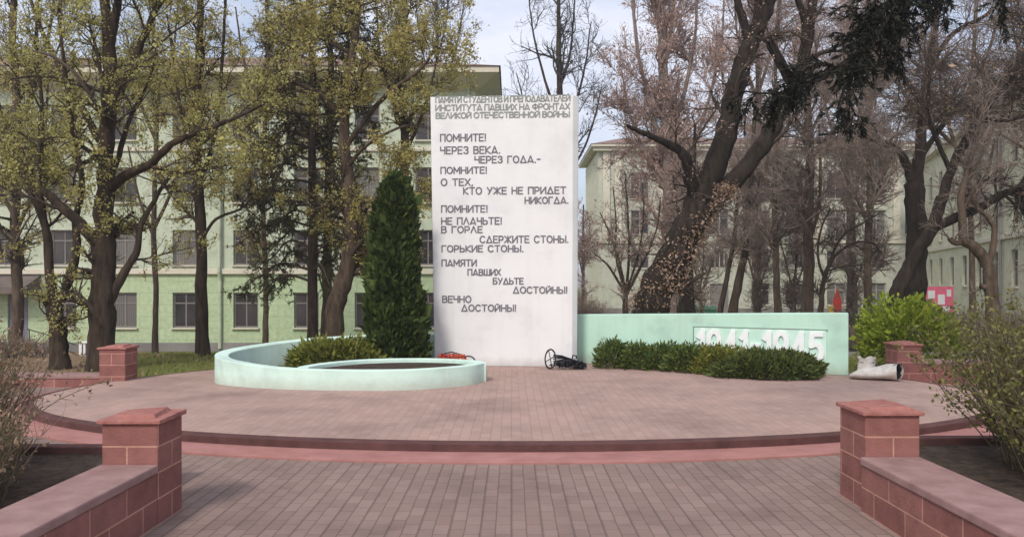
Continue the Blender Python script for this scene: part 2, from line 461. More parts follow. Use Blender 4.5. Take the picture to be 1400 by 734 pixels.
M['bud_pink'] = leaf_mat('pinkish_buds', [(0.36, 0.225, 0.18), (0.52, 0.36, 0.30), (0.62, 0.46, 0.39)], 0.4)
M['leaf_dry'] = leaf_mat('dry_brown_leaves', [(0.16, 0.095, 0.06), (0.30, 0.19, 0.125), (0.45, 0.31, 0.22), (0.24, 0.17, 0.07)], 0.3)
M['thuja'] = leaf_mat('dark_thuja_scales', [(0.018, 0.034, 0.008), (0.045, 0.070, 0.014), (0.09, 0.118, 0.026)], 0.12)
M['juniper'] = leaf_mat('green_juniper', [(0.040, 0.070, 0.020), (0.09, 0.13, 0.030), (0.16, 0.18, 0.035)], 0.15)
M['juniper_dark'] = leaf_mat('dark_juniper', [(0.036, 0.056, 0.016), (0.078, 0.104, 0.026), (0.14, 0.155, 0.040)], 0.15)
M['juniper_gold'] = leaf_mat('golden_green_juniper', [(0.075, 0.095, 0.018), (0.16, 0.175, 0.030), (0.24, 0.23, 0.045)], 0.15)
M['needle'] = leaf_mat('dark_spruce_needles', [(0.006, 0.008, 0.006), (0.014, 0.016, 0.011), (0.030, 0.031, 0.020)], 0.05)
M['needle_olive'] = leaf_mat('olive_spruce_needles', [(0.035, 0.036, 0.018), (0.08, 0.078, 0.033), (0.15, 0.13, 0.05)], 0.1)
M['leaf_bright'] = leaf_mat('fresh_yellow_green_leaves', [(0.11, 0.16, 0.020), (0.24, 0.31, 0.030), (0.38, 0.42, 0.06)], 0.35)
M['leaf_green'] = leaf_mat('green_bush_leaves', [(0.09, 0.095, 0.026), (0.17, 0.17, 0.05), (0.26, 0.235, 0.085)], 0.3)
M['grass'] = leaf_mat('grass_blades', [(0.06, 0.085, 0.020), (0.12, 0.15, 0.030), (0.20, 0.20, 0.055), (0.22, 0.17, 0.08)], 0.2)

def ground_mat():
    m, nt, N, L, B = newmat('lawn_and_bare_earth')
    t = N.new('ShaderNodeTexCoord')
    n = N.new('ShaderNodeTexNoise'); n.inputs['Scale'].default_value = 0.35; n.inputs['Detail'].default_value = 8
    n.inputs['Roughness'].default_value = 0.65
    L.new(t.outputs['Object'], n.inputs['Vector'])
    sx = N.new('ShaderNodeSeparateXYZ'); L.new(t.outputs['Object'], sx.inputs['Vector'])
    mr = N.new('ShaderNodeMapRange'); mr.inputs['From Min'].default_value = -6.4; mr.inputs['From Max'].default_value = -8.2
    mr.inputs['To Min'].default_value = -0.28; mr.inputs['To Max'].default_value = 0.42
    yk = N.new('ShaderNodeMath'); yk.operation = 'MULTIPLY_ADD'; yk.inputs[1].default_value = 0.42; yk.inputs[2].default_value = -5.5; L.new(sx.outputs['Y'], yk.inputs[0])
    ax = N.new('ShaderNodeMath'); ax.operation = 'ADD'; L.new(sx.outputs['X'], ax.inputs[0]); L.new(yk.outputs[0], ax.inputs[1])
    L.new(ax.outputs[0], mr.inputs['Value'])
    ad = N.new('ShaderNodeMath'); ad.operation = 'ADD'
    L.new(n.outputs['Fac'], ad.inputs[0]); L.new(mr.outputs['Result'], ad.inputs[1])
    fac = ramp(N, [(0.42, (0, 0, 0)), (0.60, (1, 1, 1))])
    L.new(ad.outputs[0], fac.inputs['Fac'])
    f = N.new('ShaderNodeTexNoise'); f.inputs['Scale'].default_value = 11; f.inputs['Detail'].default_value = 8
    f.inputs['Roughness'].default_value = 0.75
    L.new(t.outputs['Object'], f.inputs['Vector'])
    gr = ramp(N, [(0.3, (0.085, 0.105, 0.028)), (0.55, (0.17, 0.185, 0.050)), (0.75, (0.25, 0.23, 0.09))])
    er = ramp(N, [(0.3, (0.12, 0.075, 0.045)), (0.5, (0.24, 0.165, 0.105)), (0.75, (0.36, 0.26, 0.17))])
    L.new(f.outputs['Fac'], gr.inputs['Fac']); L.new(f.outputs['Fac'], er.inputs['Fac'])
    mx = N.new('ShaderNodeMixRGB')
    L.new(fac.outputs['Color'], mx.inputs['Fac']); L.new(gr.outputs['Color'], mx.inputs['Color1']); L.new(er.outputs['Color'], mx.inputs['Color2'])
    L.new(mx.outputs['Color'], B.inputs['Base Color'])
    b = N.new('ShaderNodeBump'); b.inputs['Strength'].default_value = 0.8; b.inputs['Distance'].default_value = 0.04
    L.new(f.outputs['Fac'], b.inputs['Height']); L.new(b.outputs['Normal'], B.inputs['Normal'])
    B.inputs['Roughness'].default_value = 0.95; B.inputs['Specular IOR Level'].default_value = 0.1
    return m
M['ground'] = ground_mat()

# ------------------------------------------------------------------ ground, paving, platform
xs = np.concatenate([np.linspace(-400, -60, 8), np.linspace(-50, 60, 56), np.linspace(70, 400, 8)])
ys = np.concatenate([np.linspace(-60, -4, 6), np.linspace(0, 60, 61), np.linspace(70, 600, 14)])
gx, gy = np.meshgrid(xs, ys)
gzv = np.vectorize(gz)(gx, gy) - 0.012
V = np.stack([gx, gy, gzv], -1).reshape(-1, 3)
nx, ny = len(xs), len(ys)
ii = np.arange(nx * ny).reshape(ny, nx)
F = np.stack([ii[:-1, :-1], ii[:-1, 1:], ii[1:, 1:], ii[1:, :-1]], -1).reshape(-1, 4)
tag(link('ground', np_mesh('ground', V, F, True), M['ground']), kind='structure')

mb = MB()
mb.prism([(-9.6, -6), (9.6, -6), (9.6, 12.15), (6.2, 12.3), (-6.0, 12.0), (-9.6, 11.9)], -0.3, 0.0)
tag(mb.build('pavement', M['pave_low']), kind='structure')

PLAT = 0.10
def plat_outline(grow=0.0, n=160):
    pts = []
    for i in range(n):
        a = 2 * math.pi * i / n
        c, s_ = math.cos(a), math.sin(a)
        rx = 6.35 + grow
        ry = (3.38 + grow) if s_ < 0 else (4.9 + grow)
        pts.append((0.05 + rx * c, 10.7 + ry * s_))
    return pts
mb = MB(); mb.prism(plat_outline(0.40), -0.2, 0.022)
tag(mb.build('lower_step', M['kerb_pink'], bevel=0.006), kind='structure')
mb = MB(); mb.strip(plat_outline(-0.14), plat_outline(0.0), -0.1, PLAT, PLAT - 0.004, closed=True)
tag(mb.build('platform_kerb', M['kerb_dark'], bevel=0.008), kind='structure')
mb = MB(); mb.prism(plat_outline(-0.13), -0.15, PLAT + 0.004)
tag(mb.build('platform', M['pave_top']), kind='structure')
PT = PLAT + 0.004

# ------------------------------------------------------------------ block letters (drawn stroke by stroke)
def arc(cx, cy, rx, ry, a0, a1, n=8):
    return [(cx + rx * math.cos(math.radians(a0 + (a1 - a0) * i / n)), cy + ry * math.sin(math.radians(a0 + (a1 - a0) * i / n))) for i in range(n + 1)]
def bowl(y0, y1, w):
    r = (y1 - y0) / 2
    return [(0, y1), (w - r, y1)] + arc(w - r, (y0 + y1) / 2, r, r, 90, -90) + [(0, y0)]
O_ = arc(0.4, 0.5, 0.4, 0.5, 90, 450, 20)
GLYPH = {
    'А': (0.8, [[(0, 0), (0.4, 1), (0.8, 0)], [(0.10, 0.16), (0.70, 0.16)]]),
    'Б': (0.66, [[(0.6, 1), (0, 1), (0, 0)], bowl(0, 0.55, 0.66)]),
    'В': (0.66, [[(0, 0), (0, 1)], bowl(0, 0.53, 0.66), bowl(0.53, 1, 0.6)]),
    'Г': (0.58, [[(0, 0), (0, 1), (0.58, 1)]]),
    'Д': (0.86, [[(0.03, 0.04), (0.43, 1), (0.83, 0.04)], [(0, 0), (0.86, 0)]]),
    'Е': (0.6, [[(0.6, 1), (0, 1), (0, 0), (0.6, 0)], [(0, 0.52), (0.52, 0.52)]]),
    'Ж': (1.0, [[(0.5, 0), (0.5, 1)], [(0, 1), (0.5, 0.5), (0, 0)], [(1, 1), (0.5, 0.5), (1, 0)]]),
    'З': (0.62, [arc(0.31, 0.76, 0.29, 0.24, 160, -90), arc(0.31, 0.26, 0.31, 0.26, 90, -160)]),
    'И': (0.72, [[(0, 1), (0, 0), (0.72, 1), (0.72, 0)]]),
    'Й': (0.72, [[(0, 0.92), (0, 0), (0.72, 0.92), (0.72, 0)], [(0.22, 1.13), (0.36, 1.05), (0.5, 1.13)]]),
    'К': (0.66, [[(0, 0), (0, 1)], [(0.66, 1), (0.02, 0.48), (0.66, 0)]]),
    'Л': (0.76, [[(0, 0), (0.38, 1), (0.76, 0)]]),
    'М': (0.86, [[(0, 0), (0, 1), (0.43, 0.3), (0.86, 1), (0.86, 0)]]),
    'Н': (0.7, [[(0, 0), (0, 1)], [(0.7, 0), (0.7, 1)], [(0, 0.5), (0.7, 0.5)]]),
    'О': (0.8, [O_]),
    'П': (0.7, [[(0, 0), (0, 1), (0.7, 1), (0.7, 0)]]),
    'Р': (0.62, [[(0, 0), (0, 1)], bowl(0.42, 1, 0.62)]),
    'С': (0.76, [arc(0.4, 0.5, 0.4, 0.5, 42, 318, 16)]),
    'Т': (0.7, [[(0, 1), (0.7, 1)], [(0.35, 1), (0.35, 0)]]),
    'У': (0.7, [[(0, 1), (0.36, 0.42)], [(0.7, 1), (0.2, 0)]]),
    'Ф': (0.9, [[(0.45, 0), (0.45, 1)], arc(0.45, 0.55, 0.45, 0.3, 90, 450, 18)]),
    'Х': (0.7, [[(0, 1), (0.7, 0)], [(0, 0), (0.7, 1)]]),
    'Ч': (0.64, [[(0, 1), (0, 0.5), (0.64, 0.5)], [(0.64, 1), (0.64, 0)]]),
    'Ш': (0.96, [[(0, 1), (0, 0), (0.96, 0), (0.96, 1)], [(0.48, 0), (0.48, 1)]]),
    'Ы': (0.9, [[(0, 1), (0, 0)], bowl(0, 0.55, 0.6), [(0.9, 0), (0.9, 1)]]),
    'Ь': (0.62, [[(0, 1), (0, 0)], bowl(0, 0.55, 0.62)]),
    'Я': (0.66, [[(0.66, 0), (0.66, 1), (0.3, 1)] + arc(0.3, 0.72, 0.28, 0.28, 90, 270) + [(0.66, 0.44)], [(0.36, 0.44), (0, 0)]]),
    '!': (0.1, [[(0.05, 1), (0.05, 0.32)], [(0.05, 0.06), (0.05, 0.0)]]),
    '.': (0.1, [[(0.05, 0.06), (0.05, 0.0)]]),
    ',': (0.12, [[(0.08, 0.06), (0.02, -0.12)]]),
    '-': (0.4, [[(0, 0.5), (0.4, 0.5)]]),
    '1': (0.3, [[(0, 0.78), (0.26, 1), (0.26, 0)]]),
    '9': (0.66, [arc(0.33, 0.68, 0.33, 0.32, 0, 360, 16), [(0.66, 0.68), (0.62, 0.35), (0.42, 0.05), (0.12, 0.0)]]),
    '4': (0.7, [[(0.52, 0), (0.52, 1), (0, 0.3), (0.7, 0.3)]]),
    '5': (0.62, [[(0.58, 1), (0.08, 1), (0.03, 0.56), (0.28, 0.62)] + arc(0.28, 0.31, 0.33, 0.31, 90, -140)]),
}
def lettering(text, x0, x1, z0, h, thick, depth=0.012, gap=0.26, space=0.55, words=False):
    """raised letters in the x-z plane facing -y, stretched to fill x0..x1"""
    adv, pos, wi = 0.0, [], 0
    for ch in text:
        if ch == ' ':
            adv += space; wi += 1; continue
        w, st = GLYPH[ch]
        pos.append((adv, st, wi)); adv += w + gap
    adv -= gap
    k = (x1 - x0) / adv
    mbs = [MB() for _ in range(wi + 1)]; q = 0
    for off, st, wk in pos:
        mb = mbs[wk]
        for line in st:
            pts = [(x0 + (off + u) * k, z0 + v * h) for u, v in line]
            for (ax, az), (bx, bz) in zip(pts[:-1], pts[1:]):
                dx, dz = bx - ax, bz - az
                l = math.hypot(dx, dz) or 1e-6
                ux, uz = dx / l * thick * 0.42, dz / l * thick * 0.42
                nx_, nz_ = -dz / l * thick / 2, dx / l * thick / 2
                dd = depth + 0.0004 * (q % 9); q += 1
                c = [(ax - ux + nx_, az - uz + nz_), (ax - ux - nx_, az - uz - nz_), (bx + ux - nx_, bz + uz - nz_), (bx + ux + nx_, bz + uz + nz_)]
                vv = [(a, 0.004, b) for a, b in c] + [(a, -dd, b) for a, b in c]
                mb.add(vv, [(4, 5, 6, 7), (0, 1, 5, 4), (1, 2, 6, 5), (2, 3, 7, 6), (3, 0, 4, 7)])
    return mbs if words else mbs[0]

# ------------------------------------------------------------------ the white memorial stele
SL, SR = P(594, HY, 14.02), P(782, HY, 13.87)      # front-bottom corners
sdir = (SR - SL); sdir[2] = 0
SW = float(np.linalg.norm(sdir)); sang = math.atan2(sdir[1], sdir[0])
stele = MB()
H_ = 4.875 - PT
tl = -0.075
prof = [(0, 0, tl), (SW, 0, 0.02), (SW + 0.09, 0.10, 0.03), (SW + 0.09, 0.42, 0.03), (0, 0.42, tl)]
vb = [(x, y, 0) for x, y, d in prof]; vt = [(x + d, y, H_) for x, y, d in prof]
stele.add(vb + vt, [(4, 3, 2, 1, 0), (5, 6, 7, 8, 9)] + [(i, (i + 1) % 5, 5 + (i + 1) % 5, 5 + i) for i in range(5)])
st = stele.build('memorial_stele', M['white'], loc=(SL[0], SL[1], PT), rz=sang, bevel=0.012)
tag(st, 'tall white upright memorial slab covered in dark lettering at the centre of the platform', 'monument')

def stele_hit(px, py):
    d = np.array([(px - CX) / FPX, 1.0, -(py - HY) / FPX])
    n = np.array([-math.sin(sang), math.cos(sang), 0]) * -1
    o = np.array([0, 0, HC])
    t = ((SL[0] - o[0]) * n[0] + (SL[1] - o[1]) * n[1]) / (d[0] * n[0] + d[1] * n[1])
    p = o + d * t
    rx, ry = p[0] - SL[0], p[1] - SL[1]
    return rx * math.cos(sang) + ry * math.sin(sang), p[2] - PT

LINES = [
    ('ПАМЯТИ СТУДЕНТОВ И ПРЕПОДАВАТЕЛЕЙ', 595, 780, 130.8, 140.3, 1),
    ('ИНСТИТУТА ПАВШИХ НА ФРОНТАХ', 595, 779.5, 142.2, 151.4, 1),
    ('ВЕЛИКОЙ ОТЕЧЕСТВЕННОЙ ВОЙНЫ', 595.5, 779, 153.0, 161.8, 1),
    ('ПОМНИТЕ!', 601.5, 664.8, 183, 194, 0), ('ЧЕРЕЗ ВЕКА.', 601.5, 684, 200, 211, 0), ('ЧЕРЕЗ ГОДА.-', 648.5, 739, 213, 223.5, 0),
    ('ПОМНИТЕ!', 602, 666, 228, 238, 0), ('О ТЕХ,', 602.5, 647, 244, 254.5, 0), ('КТО УЖЕ НЕ ПРИДЕТ', 633, 774, 255.5, 266, 0),
    ('НИКОГДА.', 717, 777.5, 269, 279, 0), ('ПОМНИТЕ!', 603, 667, 280.5, 291, 0), ('НЕ ПЛАЧЬТЕ!', 603, 686.5, 297, 307.5, 0),
    ('В ГОРЛЕ', 603, 660, 309, 319, 0), ('СДЕРЖИТЕ СТОНЫ.', 655.6, 777.5, 322, 332.5, 0), ('ГОРЬКИЕ СТОНЫ.', 603.5, 716, 335, 345, 0),
    ('ПАМЯТИ', 603.5, 652, 354.5, 364.5, 0), ('ПАВШИХ', 639, 685, 367.5, 377, 0), ('БУДЬТЕ', 673.5, 716, 379.5, 389, 0),
    ('ДОСТОЙНЫ!', 701, 776, 391.5, 401.5, 0), ('ВЕЧНО', 604.5, 644.6, 404, 414, 0), ('ДОСТОЙНЫ!', 630.5, 706, 416, 426, 0),
]
for txt, x0, x1, yt, yb, big in LINES:
    a, zb = stele_hit(x0, yb); b, _ = stele_hit(x1, yb); _, zt = stele_hit((x0 + x1) / 2, yt); _, zb = stele_hit((x0 + x1) / 2, yb)
    th = 0.022 if not big else 0.021
    for w_mb in lettering(txt, a + th / 2, b - th / 2, zb + th / 2, zt - zb - th, th, depth=0.005, gap=0.26 if not big else 0.2, space=0.62 if not big else 0.35, words=True):
        w_mb.build('inscription_word', M['letter_grey' if big else 'letter'], st)

# ------------------------------------------------------------------ the mint wall with the dates
wall_pts = [(788, 14.50), (860, 14.12), (940, 13.70), (1020, 13.30), (1100, 12.88), (1160, 12.58)]
front = [(PX(p, y), y) for p, y in wall_pts]
back = [(x + 0.10, y + 0.26) for x, y in front]
tops = [PZ(py, y) for (p, y), py in zip(wall_pts, (430, 429.5, 429, 428.5, 428, 428))]
mw = MB(); mw.strip(front, back, PT, tops, tops)
ax_ = math.atan2(front[-1][1] - front[0][1], front[-1][0] - front[0][0])
mwall = mw.build('memorial_wall', M['mint'], bevel=0.012)
tag(mwall, 'long low mint green wall to the right of the slab carrying raised white dates', 'wall')
fx0, fy0 = front[2]; fx1, fy1 = front[4]
dang = math.atan2(front[4][1] - front[2][1], front[4][0] - front[2][0])
def wall_local(px, py):
    # the straight stretch of wall that carries the dates
    (xa, ya), (xb, yb) = front[2], front[5]
    dx, dy = xb - xa, yb - ya
    k = (px - CX) / FPX
    t = (k * ya - xa) / (dx - k * dy)
    X, Y = xa + t * dx, ya + t * dy
    return t * math.hypot(dx, dy), PZ(py, Y)
org = (front[2][0], front[2][1] - 0.0, 0.0)
dang = math.atan2(front[5][1] - front[2][1], front[5][0] - front[2][0])
a, z1 = wall_local(949, 447); b, z2 = wall_local(1130, 450)
M['recess_shade'] = plain_mat('painted_recess_shade', (0.20, 0.26, 0.22), .8)
M['panel'] = rough_mat('whitened_mint_panel', (0.48, 0.70, 0.575), (0.60, 0.77, 0.68), 2.2, 0.8, 0.1, 20)
pm = MB(); pm.box(a, b, -0.016, 0.01, PT + 0.12, z1)
panel = pm.build('date_panel', M['panel'], None, loc=org, rz=dang, bevel=0.004)
panel.parent = mwall
fm = MB()  # dark strips along the panel's top and left edges, painted as a recess shadow
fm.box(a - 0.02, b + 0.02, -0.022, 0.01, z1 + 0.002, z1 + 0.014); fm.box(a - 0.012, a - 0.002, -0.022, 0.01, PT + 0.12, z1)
fm.build('recess_shade', M['recess_shade'], panel)
a2, zt2 = wall_local(952, 451); b2, _ = wall_local(1127, 451)
dm = lettering('1941-1945', a2 + 0.05, b2 - 0.04, PT + 0.22, zt2 - PT - 0.235, 0.078, 0.03, gap=0.36)
M['date_white'] = rough_mat('white_date_paint', (0.76, 0.78, 0.77), (0.84, 0.86, 0.85), 3, 0.7, 0.1, 20)
dmo = dm.build('date_numerals', M['date_white'], panel, loc=(0, -0.016, 0))

# ------------------------------------------------------------------ the spiral planter
def catmull(pts, n):
    pts = np.array(pts, float)
    q = np.vstack([2 * pts[0] - pts[1], pts, 2 * pts[-1] - pts[-2]])
    out = []
    seg = len(pts) - 1
    for i in range(n):
        u = i / (n - 1) * seg
        k = min(int(u), seg - 1); t = u - k
        p0, p1, p2, p3 = q[k], q[k + 1], q[k + 2], q[k + 3]
        out.append(0.5 * ((2 * p1) + (-p0 + p2) * t + (2 * p0 - 5 * p1 + 4 * p2 - p3) * t * t + (-p0 + 3 * p1 - 3 * p2 + p3) * t ** 3))
    return np.array(out)

def offset_in(path, d):
    T = np.gradient(path[:, :2], axis=0); T /= np.linalg.norm(T, axis=1)[:, None]
    N_ = np.stack([-T[:, 1], T[:, 0]], -1)
    return path[:, :2] + N_ * d
# x, y, height of top (from the slab round the back, the left end, the front, to the right tip of the basin)
ctrl = [(-1.30, 14.45, 0.66), (-2.0, 14.42, 0.66), (-2.75, 14.25, 0.64), (-3.55, 13.75, 0.62), (-4.22, 13.05, 0.57), (-4.52, 12.35, 0.53), (-4.42, 11.75, 0.50),
        (-4.08, 11.38, 0.46), (-3.37, 11.04, 0.41), (-2.55, 10.88, 0.39), (-1.68, 10.85, 0.39), (-1.15, 11.02, 0.39), (-0.62, 11.42, 0.39), (-0.40, 11.85, 0.39)]
path = catmull(ctrl, 90)
outer = path[:, :2]; inner = offset_in(path, 0.20)
pl = MB(); pl.strip(list(inner), list(outer), PT - 0.02, list(path[:, 2] - 0.012), list(path[:, 2]))
planter = pl.build('curved_planter', M['mint_pale'], bevel=0.015)
tag(planter, 'pale mint low planter wall curling from the slab round to an oval basin', 'planter')
bp = catmull([(-0.38, 11.82, 0.39), (-0.52, 12.2, 0.39), (-1.05, 12.52, 0.39), (-1.75, 12.58, 0.39), (-2.4, 12.35, 0.39), (-2.85, 11.85, 0.39), (-3.05, 11.35, 0.39), (-3.02, 11.1, 0.385)], 50)
bo = bp[:, :2]; bi = offset_in(bp, 0.16)
pr = MB(); pr.strip(list(bi), list(bo), PT - 0.02, 0.386, 0.386)
pr.build('basin_rim', M['mint_pale'], planter, bevel=0.012)
sp = MB()
so = [tuple(p) for p in offset_in(path, 0.1)] + [(-0.6, 14.4), (-0.2, 13.5), (-0.25, 12.4)]
bs_ = [(x, y) for x, y in (bo[::2])] + [tuple(p) for p in offset_in(path, 0.1)[58:]]
sp.prism(bs_, PT - 0.02, 0.33)
sp.build('soil', M['soil'], planter)
sp = MB(); sp.prism([tuple(p) for p in offset_in(path, 0.1)[:60]] + [(-2.6, 12.4), (-1.8, 12.7), (-1.45, 13.9)], PT - 0.02, 0.20)
sp.build('soil', M['soil'], planter)

# ------------------------------------------------------------------ low red block walls with pillars
def pillar_mesh(parent, x0, x1, y0, y1, ztop, tilt=0.0, z0=-0.05):
    b = MB(); b.box(x0, x1, y0, y1, z0, ztop)
    po = b.build('pillar', M['brick'], parent, bevel=0.008)
    c = MB()
    o = 0.024
    c.add([(x0 - o, y0 - o, ztop), (x1 + o, y0 - o, ztop), (x1 + o, y1 + o, ztop), (x0 - o, y1 + o, ztop),
           (x0 - o, y0 - o, ztop + 0.028), (x1 + o, y0 - o, ztop + 0.028 + tilt), (x1 + o, y1 + o, ztop + 0.036 + tilt), (x0 - o, y1 + o, ztop + 0.03)],
          [(0, 3, 2, 1), (4, 5, 6, 7), (0, 1, 5, 4), (1, 2, 6, 5), (2, 3, 7, 6), (3, 0, 4, 7)])
    c.add([(x0 + .06, y0 + .05, ztop + .026), (x1 - .03, y0 + .03, ztop + .026), (x1 - .05, y1 - .03, ztop + .026), (x0 + .03, y1 - .06, ztop + .026),
           (x0 + .07, y0 + .06, ztop + .048), (x1 - .05, y0 + .05, ztop + .056), (x1 - .08, y1 - .05, ztop + .062), (x0 + .06, y1 - .08, ztop + .05)],
          [(4, 5, 6, 7), (0, 1, 5, 4), (1, 2, 6, 5), (2, 3, 7, 6), (3, 0, 4, 7)])
    c.build('cap', M['cap'], po, bevel=0.006)
    return po

def block_wall(name, label, pil, body, zc, group):
    """pil: x0,x1,y0,y1,top of the end pillar; body: x0,x1,y0,y1 of the low wall"""
    cx_, cy_ = (pil[0] + pil[1]) / 2, (pil[2] + pil[3]) / 2
    r = empty(name, (cx_, cy_, 0))
    tag(r, label, 'wall', group)
    q = lambda t: (t[0] - cx_, t[1] - cx_, t[2] - cy_, t[3] - cy_)
    pillar_mesh(r, *q(pil), pil[4])
    b = MB(); b.box(*q(body), -0.05, zc - 0.06)
    b.build('blockwork', M['brick'], r, bevel=0.006)
    x0, x1, y0, y1 = q(body)
    c = MB(); c.box(x0 - 0.012, x1 + 0.012, y0 - 0.012, y1 - (0.004 if body[3] <= pil[2] + 0.01 else -0.012), zc - 0.058, zc)
    c.build('coping', M['coping'], r, bevel=0.012)
    return r
G = 'red block walls edging the flower beds'
block_wall('block_wall', 'red block wall in the left foreground with a loose capped end pillar', (-2.70, -2.33, 5.2, 5.58, 0.665), (-2.70, -2.335, -3.0, 5.2), 0.40, G)
block_wall('block_wall', 'red block wall in the right foreground with pale joints and capped end pillar', (2.47, 2.85, 5.52, 5.95, 0.665), (2.44, 2.84, -3.0, 5.52), 0.38, G)
block_wall('block_wall', 'far red pillar and low wall beside the big tree on the bare earth', (-6.22, -5.83, 11.9, 12.3, 0.58), (-11.0, -6.22, 11.95, 12.3), 0.19, G)
block_wall('block_wall', 'far red pillar and low wall in front of the bright green bush', (6.0, 6.38, 12.3, 12.7, 0.60), (6.38, 11.5, 12.35, 12.7), 0.36, G)

def bed(name, x0, x1, y0, y1):
    b = MB(); b.box(x0, x1, y0, y1 - 0.12, -0.1, 0.24)
    tag(b.build(name, M['soil']), kind='structure')
    k = MB(); k.box(x0 - (0.0), x1, y1 - 0.12, y1, -0.1, 0.30)
    tag(k.build('bed_kerb', M['kerb_dark'], bevel=0.01), kind='structure')
bed('soil_bed', -9.6, -2.69, -3, 6.35)
bed('soil_bed', 2.87, 9.6, -3, 6.7)

# ------------------------------------------------------------------ vectorised branches and leaves
def tubes(strands):
    """strands: list of (P (S,N,3), R (S,N), sides) -> verts, quads"""
    Vs, Fs, base = [], [], 0
    for Pp, R, sides in strands:
        S, N_, _ = Pp.shape
        if S == 0: continue
        T = np.gradient(Pp, axis=1)
        T /= np.linalg.norm(T, axis=2, keepdims=True) + 1e-9
        mt = np.abs(T).mean(1)
        ref = np.zeros((S, 3)); ref[np.arange(S), mt.argmin(1)] = 1
        U = np.cross(T, ref[:, None, :]); U /= np.linalg.norm(U, axis=2, keepdims=True) + 1e-9
        W = np.cross(T, U)
        a = np.arange(sides) * 2 * np.pi / sides
        ring = Pp[:, :, None, :] + R[:, :, None, None] * (np.cos(a)[None, None, :, None] * U[:, :, None, :] + np.sin(a)[None, None, :, None] * W[:, :, None, :])
        Vs.append(ring.reshape(-1, 3))
        idx = base + np.arange(S * N_ * sides).reshape(S, N_, sides)
        A = idx[:, :-1, :]; B_ = np.roll(idx, -1, 2)[:, :-1, :]; C = np.roll(idx, -1, 2)[:, 1:, :]; D = idx[:, 1:, :]
        Fs.append(np.stack([A, B_, C, D], -1).reshape(-1, 4))
        base += S * N_ * sides
    return np.concatenate(Vs), np.concatenate(Fs)

def spawn(Pp, R, n, t0, t1, l0, l1, a0, a1, M_, wob, up, rf, rmin=0.004, flat=0.0, short=0.5):
    """n side shoots off the given strands"""
    S, N_, _ = Pp.shape
    ln = np.linalg.norm(np.diff(Pp, axis=1), axis=2).sum(1)
    k = rng.choice(S, n, p=ln / ln.sum())
    t = rng.uniform(t0, t1, n)
    u = t * (N_ - 1); i = np.minimum(u.astype(int), N_ - 2); f = (u - i)[:, None]
    p0 = Pp[k, i] * (1 - f) + Pp[k, i + 1] * f
    T = Pp[k, i + 1] - Pp[k, i]; T /= np.linalg.norm(T, axis=1, keepdims=True) + 1e-9
    r0 = np.maximum(rf * (R[k, i] * (1 - f[:, 0]) + R[k, i + 1] * f[:, 0]), rmin)
    rv = rng.normal(size=(n, 3)); rv[:, 2] *= (1 - flat)
    pe = rv - (rv * T).sum(1, keepdims=True) * T; pe /= np.linalg.norm(pe, axis=1, keepdims=True) + 1e-9
    a = np.radians(rng.uniform(a0, a1, n))[:, None]
    d = np.cos(a) * T + np.sin(a) * pe
    L_ = rng.uniform(l0, l1, n) * (1 - short * t)
    out = np.zeros((n, M_, 3)); out[:, 0] = p0
    for m in range(1, M_):
        d = d + rng.normal(size=(n, 3)) * wob
        d[:, 2] += up
        d /= np.linalg.norm(d, axis=1, keepdims=True) + 1e-9
        out[:, m] = out[:, m - 1] + d * (L_ / (M_ - 1))[:, None]
    tp = np.linspace(1, 0.28, M_)
    return out, np.maximum(r0[:, None] * tp[None, :], rmin * 0.6)

def along(Pp, n, jit, t0=0.0):
    S, N_, _ = Pp.shape
    k = rng.integers(0, S, n); u = rng.uniform(t0, 1, n) * (N_ - 1); i = np.minimum(u.astype(int), N_ - 2); f = (u - i)[:, None]
    return Pp[k, i] * (1 - f) + Pp[k, i + 1] * f + rng.normal(size=(n, 3)) * jit

def leaves(pts, size, aspect=0.6, dirs=None, spread=1.0):
    """one diamond-shaped leaf per point"""
    n = len(pts)
    d = rng.normal(size=(n, 3)) * spread
    if dirs is not None: d = d + dirs
    d /= np.linalg.norm(d, axis=1, keepdims=True) + 1e-9
    r = rng.normal(size=(n, 3)); s = np.cross(d, r); s /= np.linalg.norm(s, axis=1, keepdims=True) + 1e-9
    L_ = (size * rng.uniform(0.6, 1.4, n))[:, None]
    w = L_ * aspect * 0.5
    V_ = np.stack([pts, pts + d * L_ * 0.45 + s * w, pts + d * L_, pts + d * L_ * 0.45 - s * w], 1).reshape(-1, 3)
    F_ = np.arange(4 * n).reshape(n, 4)
    return V_, F_

def limb(pts, w0, w1, Y, n=None, noise=0.012):
    """hand-drawn limb: (px, py[, nearer/farther]) with pixel widths, at distance Y"""
    q = [P(p[0], p[1], Y + (p[2] if len(p) > 2 else 0)) for p in pts]
    n = n or max(6, 4 * len(pts))
    c = catmull(q, n)
    c[1:] += rng.normal(size=(n - 1, 3)) * noise * np.array([1, 1, 0.3]) * (w0 * Y / FPX) * 3
    r = np.linspace(w0, w1, n) * 0.5 * Y / FPX
    r *= rng.uniform(0.93, 1.07, n)
    return c, r

